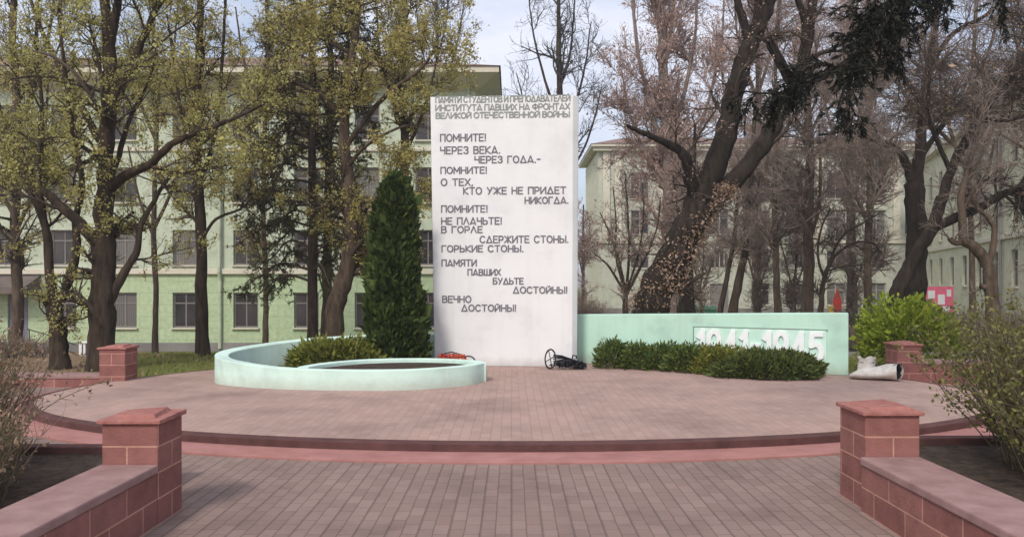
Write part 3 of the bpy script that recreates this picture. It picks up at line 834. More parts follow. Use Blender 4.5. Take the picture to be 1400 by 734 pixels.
def tree(name, label, Y, trunk, limbs, bark, twig, levels, leaf=None, flare=1.22, group=None, bump_r=True, base=None, cat='tree', bare_trunk=False):
    """trunk / limbs: (points, w0, w1). levels: list of spawn settings. leaf: (material, n, size, jitter, level index, aspect)"""
    tp, tr = limb(trunk[0], trunk[1], trunk[2], Y)
    x0, y0 = tp[0, 0], tp[0, 1]
    zb = gz(x0, y0) if base is None else base
    # root the trunk in the ground
    tp[0, 2] = zb - 0.15
    tr[0] *= flare; tr[1] *= 1 + (flare - 1) * 0.4
    ori = np.array([x0, y0, zb])
    root = empty(name, tuple(ori))
    tag(root, label, cat, group)
    main = [(tp[None], tr[None], 12)]
    skel = [] if bare_trunk else [(tp, tr)]
    for lm in limbs:
        c, r = limb(lm[0], lm[1], lm[2], Y)
        main.append((c[None], r[None], 9)); skel.append((c, r))
    V_, F_ = tubes(main)
    link('trunk', np_mesh('trunk', V_ - ori, F_, True), bark, root)
    # resample the skeleton to one array
    N_ = 16
    Sp = np.stack([np.array([np.interp(np.linspace(0, len(c) - 1, N_), np.arange(len(c)), c[:, j]) for j in range(3)]).T for c, r in skel])
    Sr = np.stack([np.interp(np.linspace(0, len(r) - 1, N_), np.arange(len(r)), r) for c, r in skel])
    cur = (Sp, Sr); allp = [cur]; tw = []
    for i, lv in enumerate(levels):
        o, r = spawn(cur[0], cur[1], **lv)
        tw.append((o, r, 6 if i == 0 else (4 if i == 1 else 3)))
        allp.append((o, r)); cur = (o, r)
    if tw:
        V_, F_ = tubes(tw)
        link('branches', np_mesh('branches', V_ - ori, F_, True), twig, root)
    if leaf:
        lf = leaf if isinstance(leaf, list) else [leaf]
        for (lm_, n, size, jit, lev, asp) in lf:
            n = int(n * (.8 if lm_ in (M['leaf_olive'], M['leaf_ochre']) else 1))
            Q = allp[lev][0]
            wgt = rng.uniform(0, 1, len(Q)) ** 2.0
            kk = rng.choice(len(Q), n, p=wgt / wgt.sum())
            u_ = rng.uniform(.25, 1, n) * (Q.shape[1] - 1); i_ = np.minimum(u_.astype(int), Q.shape[1] - 2); f_ = (u_ - i_)[:, None]
            pts = Q[kk, i_] * (1 - f_) + Q[kk, i_ + 1] * f_ + rng.normal(size=(n, 3)) * jit
            V_, F_ = leaves(pts - ori, size * rng.lognormal(0, .35, n), asp)
            link('foliage', np_mesh('foliage', V_, F_), lm_, root)
    return root

def LV(n, t0, t1, l0, l1, a0=30, a1=65, M_=6, wob=0.22, up=0.05, rf=0.5, rmin=0.005, flat=0.0, short=0.5):
    return dict(n=n, t0=t0, t1=t1, l0=l0, l1=l1, a0=a0, a1=a1, M_=M_, wob=wob, up=up, rf=rf, rmin=rmin, flat=flat, short=short)

GL = 'budding trees in front of the green building'
# --- left group
tree('maple_tree', 'slim dark budding tree forking low into a V left of the thickest trunk', 14.6,
     ([(82, 505), (79, 450), (75, 420)], 25, 20),
     [([(75, 424), (68, 380), (64, 320), (50, 280), (30, 240, .3), (10, 190, .6), (-10, 110, .8)], 14, 4),
      ([(76, 424), (95, 380), (105, 340), (104, 300), (112, 250, -.3), (100, 180, -.4), (88, 90, -.3), (80, 10)], 13, 4),
      ([(64, 320), (52, 230), (58, 150, .4), (50, 60, .7), (55, -40, .8)], 8, 3)],
     M['bark_dark'], M['twig_dark'],
     [LV(34, .25, .98, .8, 2.2, up=.08, rf=.45), LV(330, .1, 1, .35, 1.0, up=.06, rf=.55), LV(1500, .1, 1, .15, .5, rf=.6, M_=4)],
     (M['leaf_olive'], 24000, .034, .045, 3, .75), group=GL)
tree('maple_tree', 'thickest dark trunked budding tree behind the far left red pillar', 14.4,
     ([(137, 505), (140, 450), (141, 390), (141, 320)], 36, 31),
     [([(141, 330), (144, 250), (147, 180), (151, 100), (143, 0), (140, -120), (146, -260)], 26, 7),
      ([(134, 335), (106, 302), (76, 276), (50, 250, .3), (22, 215, .6), (-10, 185, .8)], 17, 5),
      ([(150, 412), (170, 372), (186, 346), (192, 310), (213, 270), (238, 232)], 13, 4),
      ([(150, 258), (172, 240, -.2), (203, 225, -.4), (237, 196, -.6), (272, 180, -.7), (320, 162, -.8), (365, 140, -.8)], 15, 3),
      ([(150, 152), (170, 112), (190, 66), (211, 20), (236, -32), (252, -110)], 13, 5),
      ([(144, 205), (112, 150, .4), (66, 62, .8), (34, -20, 1)], 13, 4),
      ([(148, 70), (160, 10), (170, -90), (182, -180)], 13, 5),
      ([(150, 250), (165, 205, .3), (178, 160, .6), (200, 120, .8), (215, 70, 1)], 9, 3)],
     M['bark_dark'], M['twig_dark'],
     [LV(64, .2, .98, .9, 2.6, up=.06, rf=.4), LV(620, .1, 1, .35, 1.1, up=.04, rf=.55), LV(2800, .1, 1, .15, .5, rf=.6, M_=4)],
     (M['leaf_olive'], 44000, .034, .045, 3, .75), group=GL)
tree('maple_tree', 'straight slender budding tree between the thickest trunk and the curved planter', 19,
     ([(278, 492), (276, 420), (275, 330), (270, 230), (268, 150), (272, 60), (275, -60), (272, -200)], 18, 6),
     [([(273, 250), (290, 200), (300, 140), (305, 60), (310, -30)], 7, 3), ([(270, 220), (250, 170), (240, 100), (228, 20)], 6, 2.5),
      ([(275, 330), (295, 300), (330, 285), (350, 262)], 5, 2)],
     M['bark_dark'], M['twig_dark'],
     [LV(50, .3, .98, .9, 2.4, up=.07, rf=.4), LV(480, .1, 1, .4, 1.1, up=.03, rf=.55), LV(2200, .1, 1, .15, .55, rf=.6, M_=4, rmin=.006)],
     (M['leaf_ochre'], 32000, .041, .055, 3, .75), group=GL)
tree('maple_tree', 'twisted ivy-rough trunked budding tree rising behind the curved planter', 18,
     ([(455, 495), (458, 430), (467, 390), (478, 350), (482, 310), (478, 250)], 27, 20),
     [([(478, 258), (470, 180), (480, 100), (490, 0), (495, -110)], 17, 6), ([(480, 300), (500, 285, -.3), (525, 272, -.5), (548, 262, -.6)], 7, 2),
      ([(474, 200), (510, 150, -.4), (540, 120, -.7), (575, 95, -.9), (600, 60, -1)], 8, 3), ([(474, 170), (440, 130, -.3), (400, 110, -.6), (365, 70, -.8)], 8, 3),
      ([(474, 230), (500, 200, -.4), (545, 175, -.8), (580, 170, -1)], 6, 2)],
     M['bark_brown'], M['twig_dark'],
     [LV(54, .35, .98, .9, 2.4, up=.03, rf=.4), LV(560, .1, 1, .4, 1.2, up=.0, rf=.55), LV(2600, .1, 1, .15, .55, rf=.6, M_=4, rmin=.006)],
     (M['leaf_ochre'], 60000, .041, .06, 3, .75), group=GL)
tree('maple_tree', 'straight thin budding tree hidden partly behind the tall dark conifer', 20,
     ([(553, 480), (553, 300), (553, 180), (550, 80), (556, -30), (560, -120)], 15, 5),
     [([(552, 215), (570, 175), (586, 130), (600, 70)], 6, 2.5), ([(551, 180), (535, 130), (520, 80), (515, 10)], 6, 2.5)],
     M['bark_brown'], M['twig_dark'],
     [LV(34, .35, .98, .7, 1.7, up=.05, rf=.4), LV(300, .1, 1, .4, 1.0, up=.03, rf=.55), LV(1300, .1, 1, .15, .5, rf=.6, M_=4, rmin=.006)],
     (M['leaf_ochre'], 16000, .041, .055, 3, .75), group=GL)
tree('maple_tree', 'straight grey trunked budding tree just left of the twisted trunk', 20.5,
     ([(446, 480), (447, 400), (448, 300), (450, 200), (452, 80), (455, -80)], 15, 6),
     [([(450, 160), (430, 100), (415, 30), (405, -40)], 6, 3), ([(451, 190), (468, 130), (476, 60), (470, -20)], 6, 3)],
     M['bark_brown'], M['twig_dark'],
     [LV(36, .4, .98, .8, 1.9, up=.05, rf=.4), LV(320, .1, 1, .4, 1.1, up=.03, rf=.55), LV(1400, .1, 1, .15, .5, rf=.6, M_=4, rmin=.006)],
     (M['leaf_olive'], 17000, .041, .055, 3, .75), group=GL)

# --- conifers with hanging boughs
def conifer(name, label, Y, px, wpx, ztop, boughs, needle, nsub=16, clump=70, size=0.07, droop=-0.05, sub=(.35, 1.0), group=None, x=None, mat_twig=None):
    """boughs: list of point lists (px, py, dY) drawn from trunk to tip"""
    X = PX(px, Y) if x is None else x
    zb = gz(X, Y); ori = np.array([X, Y, zb])
    root = empty(name, tuple(ori)); tag(root, label, 'tree', group)
    zz = np.linspace(zb - 0.15, ztop, 18)
    tp = np.stack([np.full(18, X) + rng.normal(size=18) * .01, np.full(18, Y) + rng.normal(size=18) * .01, zz], -1)
    tr = np.linspace(wpx * .5 * Y / FPX, 0.02, 18); tr[0] *= 1.3
    V_, F_ = tubes([(tp[None], tr[None], 10)])
    link('trunk', np_mesh('trunk', V_ - ori, F_, True), M['bark_dark'], root)
    N_ = 14
    B_ = []
    for b in boughs:
        q = [P(p[0], p[1], Y + (p[2] if len(p) > 2 else 0)) for p in b]
        q = [np.array([X, Y, q[0][2]])] + q[1:] if abs(b[0][0] - px) < 3 else q
        B_.append(catmull(q, N_))
    B_ = np.stack(B_); R_ = np.tile(np.linspace(.035, .008, N_), (len(B_), 1))
    s1, r1 = spawn(B_, R_, nsub * len(B_), .12, 1, sub[0], sub[1], 35, 75, 6, .12, droop, .5, .006, flat=.75, short=.6)
    s2, r2 = spawn(s1, r1, nsub * len(B_) * 5, .1, 1, .12, .42, 25, 75, 4, .12, droop * 2.2, .6, .004)
    V_, F_ = tubes([(B_, R_, 6), (s1, r1, 4), (s2, r2, 3)])
    link('branches', np_mesh('branches', V_ - ori, F_, True), mat_twig or M['twig_dark'], root)
    allp = np.concatenate([s2, s1[:, :4]], 0)
    S = len(allp)
    n = int(clump * S / 6)
    k = rng.integers(0, S, n); u = rng.uniform(0, 3, n); i = np.minimum(u.astype(int), 2); f = (u - i)[:, None]
    pts = allp[k, i] * (1 - f) + allp[k, i + 1] * f
    T = allp[k, i + 1] - allp[k, i]; T /= np.linalg.norm(T, axis=1, keepdims=True) + 1e-9
    V_, F_ = leaves(pts - ori, size, .22, dirs=T * 1.1, spread=.55)
    link('foliage', np_mesh('foliage', V_, F_), needle, root)
    return root

bl = []
for z0 in np.linspace(10, 385, 26):
    for sgn in (-1, 1):
        L_ = rng.uniform(50, 95) * (0.6 + 0.4 * z0 / 300) if sgn < 0 else rng.uniform(40, 100) * (1.15 - z0 / 420)
        dy = rng.uniform(-1.3, 1.3)
        bl.append([(427, z0), (427 + sgn * L_ * .5, z0 - 8 + rng.uniform(-4, 6), dy * .5), (427 + sgn * L_ * .85, z0 + 8, dy * .9), (427 + sgn * L_ * 1.15, z0 + 26, dy)])
conifer('spruce_tree', 'tall spruce with drooping olive boughs behind the left end of the planter', 19.4, 427, 15, 14.0, bl, M['needle_olive'], nsub=12, clump=80, size=.085)

nb = [[(1500, -150, 1.5), (1380, -140, .9), (1290, -70, .3), (1225, 15, 0), (1175, 72, -.2), (1125, 108, -.3), (1065, 128, -.3), (1010, 124, -.3)],
      [(1500, -170, 1.0), (1400, -150, .4), (1300, -95), (1235, -5, -.4), (1195, 55, -.5), (1155, 120, -.6), (1145, 150, -.6)],
      [(1560, -160, .5), (1470, -140), (1410, -80, -.3), (1385, -20, -.5), (1370, 10, -.6)],
      [(1500, -200, .9), (1380, -165, .5), (1290, -85, .6), (1248, -5, .7), (1232, 50, .8), (1222, 85, .8)],
      [(1500, -165, 1.2), (1390, -140, .8), (1295, -60, .4), (1232, 20, .2), (1185, 62, .1), (1135, 98, 0), (1085, 122, 0), (1050, 135, 0)],
      [(1500, -190, .4), (1370, -175, 0), (1270, -110, -.2), (1215, -40, -.3), (1190, 15, -.4), (1165, 45, -.5)]]
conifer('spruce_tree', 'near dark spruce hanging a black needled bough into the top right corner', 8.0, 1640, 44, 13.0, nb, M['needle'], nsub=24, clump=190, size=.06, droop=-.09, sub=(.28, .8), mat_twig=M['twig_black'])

# --- the columnar conifer beside the slab
def columnar(name, label, X, Y, z0, lobes, n, mat, size):
    """lobes: (dx, dy, radius, height)"""
    root = empty(name, (X, Y, z0)); tag(root, label, 'tree')
    t = MB(); t.tube([(0, 0, -.1), (0.02, 0, .6), (0, 0.02, lobes[0][3] * .7)], [.09, .07, .02], 8)
    t.build('trunk', M['bark_brown'], root)
    Vs, Fs, b = [], [], 0
    for dx, dy, R0, H0 in lobes:
        m = int(n * R0 * H0)
        h = rng.uniform(0, 1, m) ** 0.85
        rad = R0 * np.interp(h, [0, .05, .15, .385, .66, .90, .96, 1], [.80, .92, .98, .86, .70, .50, .32, .05])
        a = rng.uniform(0, 2 * np.pi, m)
        lump = 1 + .12 * np.sin(a * 3 + h * 9) + .08 * np.sin(a * 7 - h * 23 + 1) + .06 * np.sin(a * 2 + h * 41)
        rr = rad * lump * rng.uniform(.35, 1.0, m) ** .4
        pts = np.stack([dx + rr * np.cos(a), dy + rr * np.sin(a), .03 + h * H0], -1)
        out = np.stack([np.cos(a) * .55, np.sin(a) * .55, np.full(m, .9)], -1)
        V_, F_ = leaves(pts, size * rng.lognormal(0, .3, m), .55, dirs=out * 1.2, spread=.45)
        Vs.append(V_); Fs.append(F_ + b); b += len(V_)
    link('foliage', np_mesh('foliage', np.concatenate(Vs), np.concatenate(Fs)), mat, root)
    return root
columnar('thuja_tree', 'tall dense dark green columnar thuja standing against the left edge of the slab', PX(538, 13.4), 13.4, .2,
         [(0.03, 0, .49, 3.10), (-.25, .08, .20, 2.66), (.28, .05, .28, 1.25)], 17000, M['thuja'], .085)

# --- mounded evergreen shrubs
def mound(name, label, X, Y, z0, rx, ry, h, n, mat, size, spike=1.0, group=None, cat='shrub', boxy=1.0, spread=.5):
    root = empty(name, (X, Y, z0)); tag(root, label, cat, group)
    st_ = MB()
    for q in range(7):
        a = q * 0.9 + rng.uniform(0, .5)
        st_.tube([(0, 0, -.04), (rx * .3 * math.cos(a), ry * .3 * math.sin(a), h * .3), (rx * .7 * math.cos(a), ry * .7 * math.sin(a), h * .62)], [.018, .013, .005], 5)
    st_.build('stems', M['twig_brown'], root)
    a = rng.uniform(0, 2 * np.pi, n); u = rng.uniform(0, 1, n)
    el = np.arcsin(u ** .9)
    depth = rng.uniform(.45, 1.0, n) ** .45
    lump = 1 + .13 * np.sin(3 * a + 1.3 * X) * np.cos(3 * el) + .10 * np.sin(7 * a + 4 * el + X * 5)
    c, s_ = np.cos(el), np.sin(el)
    pts = np.stack([rx * c * np.cos(a) * depth * lump, ry * c * np.sin(a) * depth * lump, h * s_ ** boxy * depth * lump * .92 + .02], -1)
    out = np.stack([np.cos(a) * c, np.sin(a) * c, .35 + s_ * .8], -1)
    V_, F_ = leaves(pts, size * rng.lognormal(0, .3, n), .30 if spike > .5 else .6, dirs=out * 1.3, spread=spread)
    link('foliage', np_mesh('foliage', V_, F_), mat, root)
    return root

GJ = 'evergreen shrubs along the foot of the mint wall'
for px, Y, rx, h, mt, lab in [
    (838, 13.75, .28, .46, 'juniper', 'small round green shrub nearest the slab, leftmost along the mint wall'),
    (872, 13.6, .27, .41, 'juniper', 'small round shrub second from the slab along the mint wall'),
    (906, 13.45, .30, .43, 'juniper', 'small round shrub third from the slab along the mint wall'),
    (942, 13.2, .36, .43, 'juniper', 'fuller round shrub in the middle of the row by the mint wall'),
    (985, 12.98, .48, .42, 'juniper_gold', 'broad golden green juniper under the left end of the date panel')]:
    mound('evergreen_shrub', lab, PX(px, Y), Y, PT, rx + .05, rx * .9, h, int(17000 * rx), M[mt], .055, group=GJ, spread=.7)
mound('juniper_shrub', 'large dark spreading juniper hiding the lower part of the dates', PX(1052, 12.4), 12.4, PT, .86, .46, .38, 15000, M['juniper_dark'], .07, group=GJ, spread=.75)
mound('juniper_shrub', 'broad flat golden green juniper inside the curved planter', PX(462, 13.0), 13.0, .16, .82, .5, .46, 11000, M['juniper_gold'], .07, spread=.65, boxy=.7)
mound('leafy_shrub', 'bright yellow green leafy bush behind the far right red pillar', PX(1240, 14.0), 14.0, gz(0, 14), .88, .7, 1.30, 7500, M['leaf_bright'], .07, spike=0, boxy=.55)

# --- bare twiggy bushes
def twig_bush(name, label, X, Y, z0, R0, H0, n, mat_twig, leaf=None, group=None, r=.006, lean=(0, 0), cat='bush'):
    root = empty(name, (X, Y, z0)); tag(root, label, cat, group)
    m = n
    a = rng.uniform(0, 2 * np.pi, m); q = np.sqrt(rng.uniform(0, 1, m)) * R0 * .5
    base = np.stack([q * np.cos(a), q * np.sin(a), np.full(m, -.03)], -1)
    out = np.stack([np.cos(a) * rng.uniform(.0, .6, m) + lean[0], np.sin(a) * rng.uniform(.0, .6, m) + lean[1], np.full(m, 1.0)], -1)
    out /= np.linalg.norm(out, axis=1, keepdims=True)
    L_ = rng.uniform(.55, 1.1, m) * H0
    N_ = 7
    S1 = np.zeros((m, N_, 3)); S1[:, 0] = base; d = out.copy()
    for i in range(1, N_):
        d = d + rng.normal(size=(m, 3)) * .12; d /= np.linalg.norm(d, axis=1, keepdims=True)
        S1[:, i] = S1[:, i - 1] + d * (L_ / (N_ - 1))[:, None]
    R1 = np.tile(np.linspace(r, r * .35, N_), (m, 1))
    s2, r2 = spawn(S1, R1, m * 6, .2, 1, .12 * H0, .4 * H0, 20, 60, 5, .2, .05, .6, r * .35)
    V_, F_ = tubes([(S1, R1, 4), (s2, r2, 3)])
    link('branches', np_mesh('branches', V_, F_), mat_twig, root)
    if leaf:
        V_, F_ = leaves(along(s2, leaf[1], .015, .2), leaf[2], .6)
        link('foliage', np_mesh('foliage', V_, F_), leaf[0], root)
    return root
GB = 'bushes in the foreground flower beds'
twig_bush('dry_bush', 'dry leafless twiggy bush at the left edge behind the foreground wall', -4.2, 5.6, .24, .85, 1.05, 380, M['twig_olive'], (M['leaf_dry'], 5000, .03), GB, lean=(0, 0))
twig_bush('dry_bush', 'dry leafless bush lower left, half cut off by the picture edge', -3.5, 4.8, .24, .7, .66, 260, M['twig_olive'], (M['leaf_dry'], 2500, .03), GB)
twig_bush('budding_bush', 'twiggy bush with sparse greenish leaves at the right edge behind the wall', 4.12, 5.7, .24, 1.0, 1.25, 460, M['twig_olive'], (M['leaf_green'], 20000, .032), GB, lean=(.05, 0))
twig_bush('budding_bush', 'lower bushy tangle of green twigs beside the right foreground wall', 3.85, 4.95, .24, .68, .88, 260, M['twig_olive'], (M['leaf_green'], 9000, .032), GB)
twig_bush('budding_bush', 'tall brown bush beyond the right foreground bed by the platform edge', 5.3, 6.2, .24, .8, 1.15, 240, M['twig_olive'], (M['leaf_green'], 2400, .035), GB)
twig_bush('dry_bush', 'brown dry bush beyond the left foreground bed by the platform edge', -4.8, 6.1, .24, .9, .95, 260, M['twig_olive'], (M['leaf_dry'], 1600, .03), GB)

def hedge(label, x0, y0, x1, y1, h, w, n, mat_twig, leaf):
    L0 = math.hypot(x1 - x0, y1 - y0); a = math.atan2(y1 - y0, x1 - x0)
    zb = min(gz(x0, y0), gz(x1, y1))
    root = empty('hedge', (x0, y0, zb), a); tag(root, label, 'hedge')
    base = np.stack([rng.uniform(0, L0, n), rng.uniform(-w / 2, w / 2, n), np.full(n, -.03)], -1)
    d = np.stack([rng.normal(size=n) * .3, rng.normal(size=n) * .2, np.ones(n)], -1)
    N_ = 5; S1 = np.zeros((n, N_, 3)); S1[:, 0] = base; L_ = rng.uniform(.7, 1.05, n) * h
    for i in range(1, N_):
        d = d + rng.normal(size=(n, 3)) * .15; d /= np.linalg.norm(d, axis=1, keepdims=True)
        S1[:, i] = S1[:, i - 1] + d * (L_ / (N_ - 1))[:, None]
    R1 = np.tile(np.linspace(.012, .005, N_), (n, 1))
    s2, r2 = spawn(S1, R1, n * 6, .2, 1, .2 * h, .45 * h, 20, 70, 4, .2, .05, .7, .005)
    V_, F_ = tubes([(S1, R1, 4), (s2, r2, 3)])
    link('branches', np_mesh('branches', V_, F_), mat_twig, root)
    V_, F_ = leaves(along(s2, leaf[1], .03), leaf[2], .6); link('foliage', np_mesh('foliage', V_, F_), leaf[0], root)
hedge('long clipped brown hedge behind the bright green bush at the right', PX(1225, 21), 21, PX(1460, 19), 19, 1.25, .9, 700, M['twig_brown'], (M['leaf_dry'], 3800, .06))
hedge('brown hedge running behind the right end of the mint wall', PX(1040, 25), 25, PX(1205, 24), 24, 1.2, .9, 420, M['twig_brown'], (M['leaf_dry'], 2400, .06))
hedge('low dry hedge on the bare earth at the far left', PX(-60, 17), 17, PX(62, 18), 18, .5, .6, 180, M['twig_brown'], (M['leaf_dry'], 900, .05))

# --- right-hand trees
tree('bare_tree', 'tall bare tree standing alone against the sky just right of the slab top', 32,
     ([(768, 440), (767, 300), (766, 150), (764, 60), (764, 0), (762, -110)], 11, 4),
     [([(767, 200), (785, 150), (800, 90), (808, 30)], 4.5, 1.6), ([(766, 170), (745, 110), (730, 50), (722, -10)], 4.5, 1.6),
      ([(766, 120), (780, 70), (785, 10), (788, -40)], 4, 1.5), ([(767, 250), (795, 210), (812, 165), (822, 120)], 4, 1.5), ([(766, 240), (740, 195), (720, 150), (706, 100)], 4, 1.5)],
     M['bark_dark'], M['twig_grey'],
     [LV(60, .2, .98, 1.0, 2.4, 22, 50, up=.1, rf=.5, rmin=.014), LV(420, .1, 1, .5, 1.5, up=.08, rf=.6, rmin=.010), LV(1500, .1, 1, .25, .7, rf=.7, M_=4, rmin=.008)])
tree('bare_tree', 'big bare tree with a fine pinkish brown rounded crown left of the leaning tree', 34,
     ([(915, 440), (915, 300), (912, 180), (905, 60), (905, -60), (905, -220)], 20, 8),
     [([(913, 230), (890, 150), (872, 70), (865, -20), (866, -90)], 7, 3), ([(912, 200), (935, 130), (950, 50), (955, -50)], 7, 3), ([(914, 280), (940, 220), (965, 150), (985, 70), (990, 0)], 6, 2.5),
      ([(914, 270), (885, 215), (862, 160), (850, 100)], 6, 2.5), ([(908, 100), (920, 20), (925, -70)], 7, 3), ([(906, 60), (890, -10), (885, -110)], 7, 3)],
     M['bark_pale'], M['twig_red'],
     [LV(150, .05, .98, 1.2, 3.0, 20, 50, up=.10, rf=.45, rmin=.02), LV(1500, .1, 1, .6, 1.8, 20, 50, up=.07, rf=.6, rmin=.013), LV(7500, .1, 1, .3, .9, 20, 50, rf=.7, M_=4, rmin=.011)],
     (M['bud_pink'], 32000, .065, .1, 3, .7))
tree('leaning_tree', 'massive dark leaning tree with rough leafy trunk forking over the mint wall', 18.5,
     ([(880, 480), (890, 425), (905, 382), (927, 340), (947, 300), (962, 262)], 50, 40),
     [([(958, 272), (976, 232), (991, 190), (1004, 130), (1018, 82), (1031, 52), (1046, 15), (1062, -22), (1085, -95)], 34, 15),
      ([(1026, 62), (1014, 22), (1004, -10), (988, -70)], 14, 6), ([(1030, 55), (1036, 5), (1041, -70)], 12, 6),
      ([(950, 300), (986, 264), (1016, 234), (1046, 194), (1064, 160, .2), (1086, 126, .4), (1096, 88, .5), (1107, 40, .6), (1112, -10, .7), (1125, -80, .8)], 29, 11),
      ([(1086, 122, .4), (1066, 84, .2), (1048, 52, .1)], 15, 12), ([(1100, 66, .5), (1100, 30, .3), (1088, -10, .1)], 12, 8),
      ([(952, 282), (944, 243, -.3), (937, 216, -.5), (925, 203, -.6), (904, 193, -.8), (882, 183, -1), (858, 172, -1.2)], 20, 4),
      ([(1096, 88, .5), (1125, 72, .3), (1150, 70, .1)], 9, 3)],
     M['bark_black'], M['twig_dark'],
     [LV(46, .3, .98, .7, 2.2, up=.05, rf=.3), LV(300, .1, 1, .35, 1.1, up=.03, rf=.5, rmin=.007), LV(1100, .1, 1, .2, .6, rf=.6, M_=4, rmin=.006)],
     (M['bud_pink'], 4500, .032, .05, 3, .7))
# dry epicormic leaves clothing its trunk
lt = [o for o in bpy.data.objects if o.name.startswith('leaning_tree')][0]
tk = [catmull([P(884, 425, 18.5), P(905, 380, 18.5), P(928, 338, 18.5), P(950, 296, 18.5), P(972, 255, 18.5)], 20), catmull([P(905, 400, 18.4), P(940, 330, 18.4), P(975, 275, 18.4), P(995, 255, 18.4)], 20)]
pts = np.concatenate([along(t[None], 3400, .01) for t in tk])
M['leaf_pinkish'] = leaf_mat('dry_pinkish_leaves', [(0.20, 0.12, 0.085), (0.40, 0.27, 0.20), (0.55, 0.40, 0.31), (0.27, 0.18, 0.08)], .3)
aa = rng.uniform(0, 2 * np.pi, len(pts)); rr = .48 * rng.uniform(.75, 1.15, len(pts)) * np.clip(1.1 - (pts[:, 2] - .5) / 5.5, .35, 1)
pts = pts + np.stack([np.cos(aa) * rr, np.sin(aa) * rr, rng.normal(size=len(pts)) * .08], -1)
V_, F_ = leaves(pts - np.array(lt.location), .048 * rng.lognormal(0, .3, len(pts)), .75)
link('leaf_cover', np_mesh('leaf_cover', V_, F_), M['leaf_pinkish'], lt)

tree('bare_tree', 'dark upright trunk close behind the foot of the leaning tree', 22,
     ([(938, 445), (938, 395), (939, 350), (941, 300), (946, 240), (950, 170)], 26, 3), [([(939, 340), (928, 290), (920, 240)], 7, 2)],
     M['bark_black'], M['twig_brown'], [LV(26, .3, .98, .8, 2.0, up=.08, rf=.4, rmin=.01), LV(200, .1, 1, .4, 1.1, up=.05, rf=.6, rmin=.008), LV(700, .1, 1, .2, .6, rf=.7, M_=4, rmin=.007)])
GT = 'thin bare trees between the leaning tree and the far building'
thin = [LV(44, .25, .98, .8, 2.4, 25, 60, up=.05, rf=.45, rmin=.012), LV(520, .1, 1, .4, 1.4, up=.0, rf=.6, rmin=.009), LV(3400, .1, 1, .2, .65, rf=.7, M_=4, rmin=.007)]
tree('bare_tree', 'slanting dark bare tree in front of the arched entrance of the far building', 28,
     ([(1001, 440), (1008, 392), (1018, 345), (1021, 300), (1026, 250), (1031, 180), (1036, 90)], 13, 4),
     [([(984, 430), (995, 372), (1003, 330), (1008, 280), (1012, 220)], 8, 3), ([(1020, 300), (1035, 262), (1042, 220)], 4, 2)], M['bark_dark'], M['twig_brown'], thin, group=GT)
tree('bare_tree', 'straight thin bare tree between the two ground windows right of the arch', 26,
     ([(1064, 440), (1061, 370), (1060, 320), (1058, 260), (1062, 180), (1060, 90), (1066, -20)], 10, 4), [([(1060, 320), (1072, 290), (1080, 255)], 4, 2)], M['bark_brown'], M['twig_brown'], thin, group=GT)
tree('bare_tree', 'straight bare tree with the widest trunk of those right of the arched entrance', 24,
     ([(1102, 440), (1106, 370), (1104, 300), (1108, 220), (1105, 150), (1105, 50), (1108, -70)], 16, 7),
     [([(1106, 330), (1118, 290), (1122, 240), (1120, 170)], 6, 3), ([(1105, 190), (1130, 140), (1160, 100)], 5, 2)], M['bark_brown'], M['twig_brown'], thin, group=GT)
tree('bare_tree', 'small arching bare tree beside the red and yellow play post', 23,
     ([(1122, 430), (1124, 395), (1128, 375)], 8, 6), [([(1127, 380), (1140, 352), (1165, 333), (1192, 332), (1205, 345)], 4.5, 2), ([(1126, 378), (1118, 350), (1122, 315), (1135, 285)], 4, 2), ([(1128, 372), (1150, 365), (1182, 362)], 3, 1.6),
      ([(1128, 372), (1150, 325), (1180, 305), (1205, 290)], 3.5, 1.6)],
     M['bark_dark'], M['twig_dark'], [LV(30, .2, .98, .5, 1.3, up=.06, rf=.5, rmin=.009), LV(240, .1, 1, .3, .8, rf=.6, rmin=.007), LV(700, .1, 1, .15, .45, rf=.7, M_=4, rmin=.006)])
tree('bare_tree', 'many stemmed bare small tree in front of the left corner of the far building', 21,
     ([(856, 445), (855, 420), (855, 402)], 9, 7),
     [([(855, 405), (850, 372), (838, 330), (820, 290)], 4.5, 1.6), ([(856, 405), (860, 345), (858, 285), (854, 235)], 4.5, 1.6), ([(854, 400), (832, 364), (812, 346)], 4, 1.6), ([(857, 402), (882, 352), (898, 312), (903, 270)], 4.5, 1.6),
      ([(856, 400), (872, 350), (880, 300), (878, 250)], 3.5, 1.4), ([(855, 400), (842, 350), (842, 300), (838, 255)], 3.5, 1.4)],
     M['bark_dark'], M['twig_brown'], [LV(70, .2, .98, .4, 1.2, 20, 45, up=.09, rf=.55, rmin=.008), LV(500, .1, 1, .25, .7, rf=.6, rmin=.006), LV(1400, .1, 1, .12, .4, rf=.7, M_=4, rmin=.005)],
     (M['bud_pink'], 1500, .045, .04, 3, .7))
brown = [LV(100, .3, .98, .8, 2.4, 30, 70, up=.04, rf=.35, rmin=.011), LV(1100, .1, 1, .4, 1.2, up=-.03, rf=.55, rmin=.008), LV(8500, .1, 1, .2, .6, up=-.04, rf=.65, M_=4, rmin=.007)]
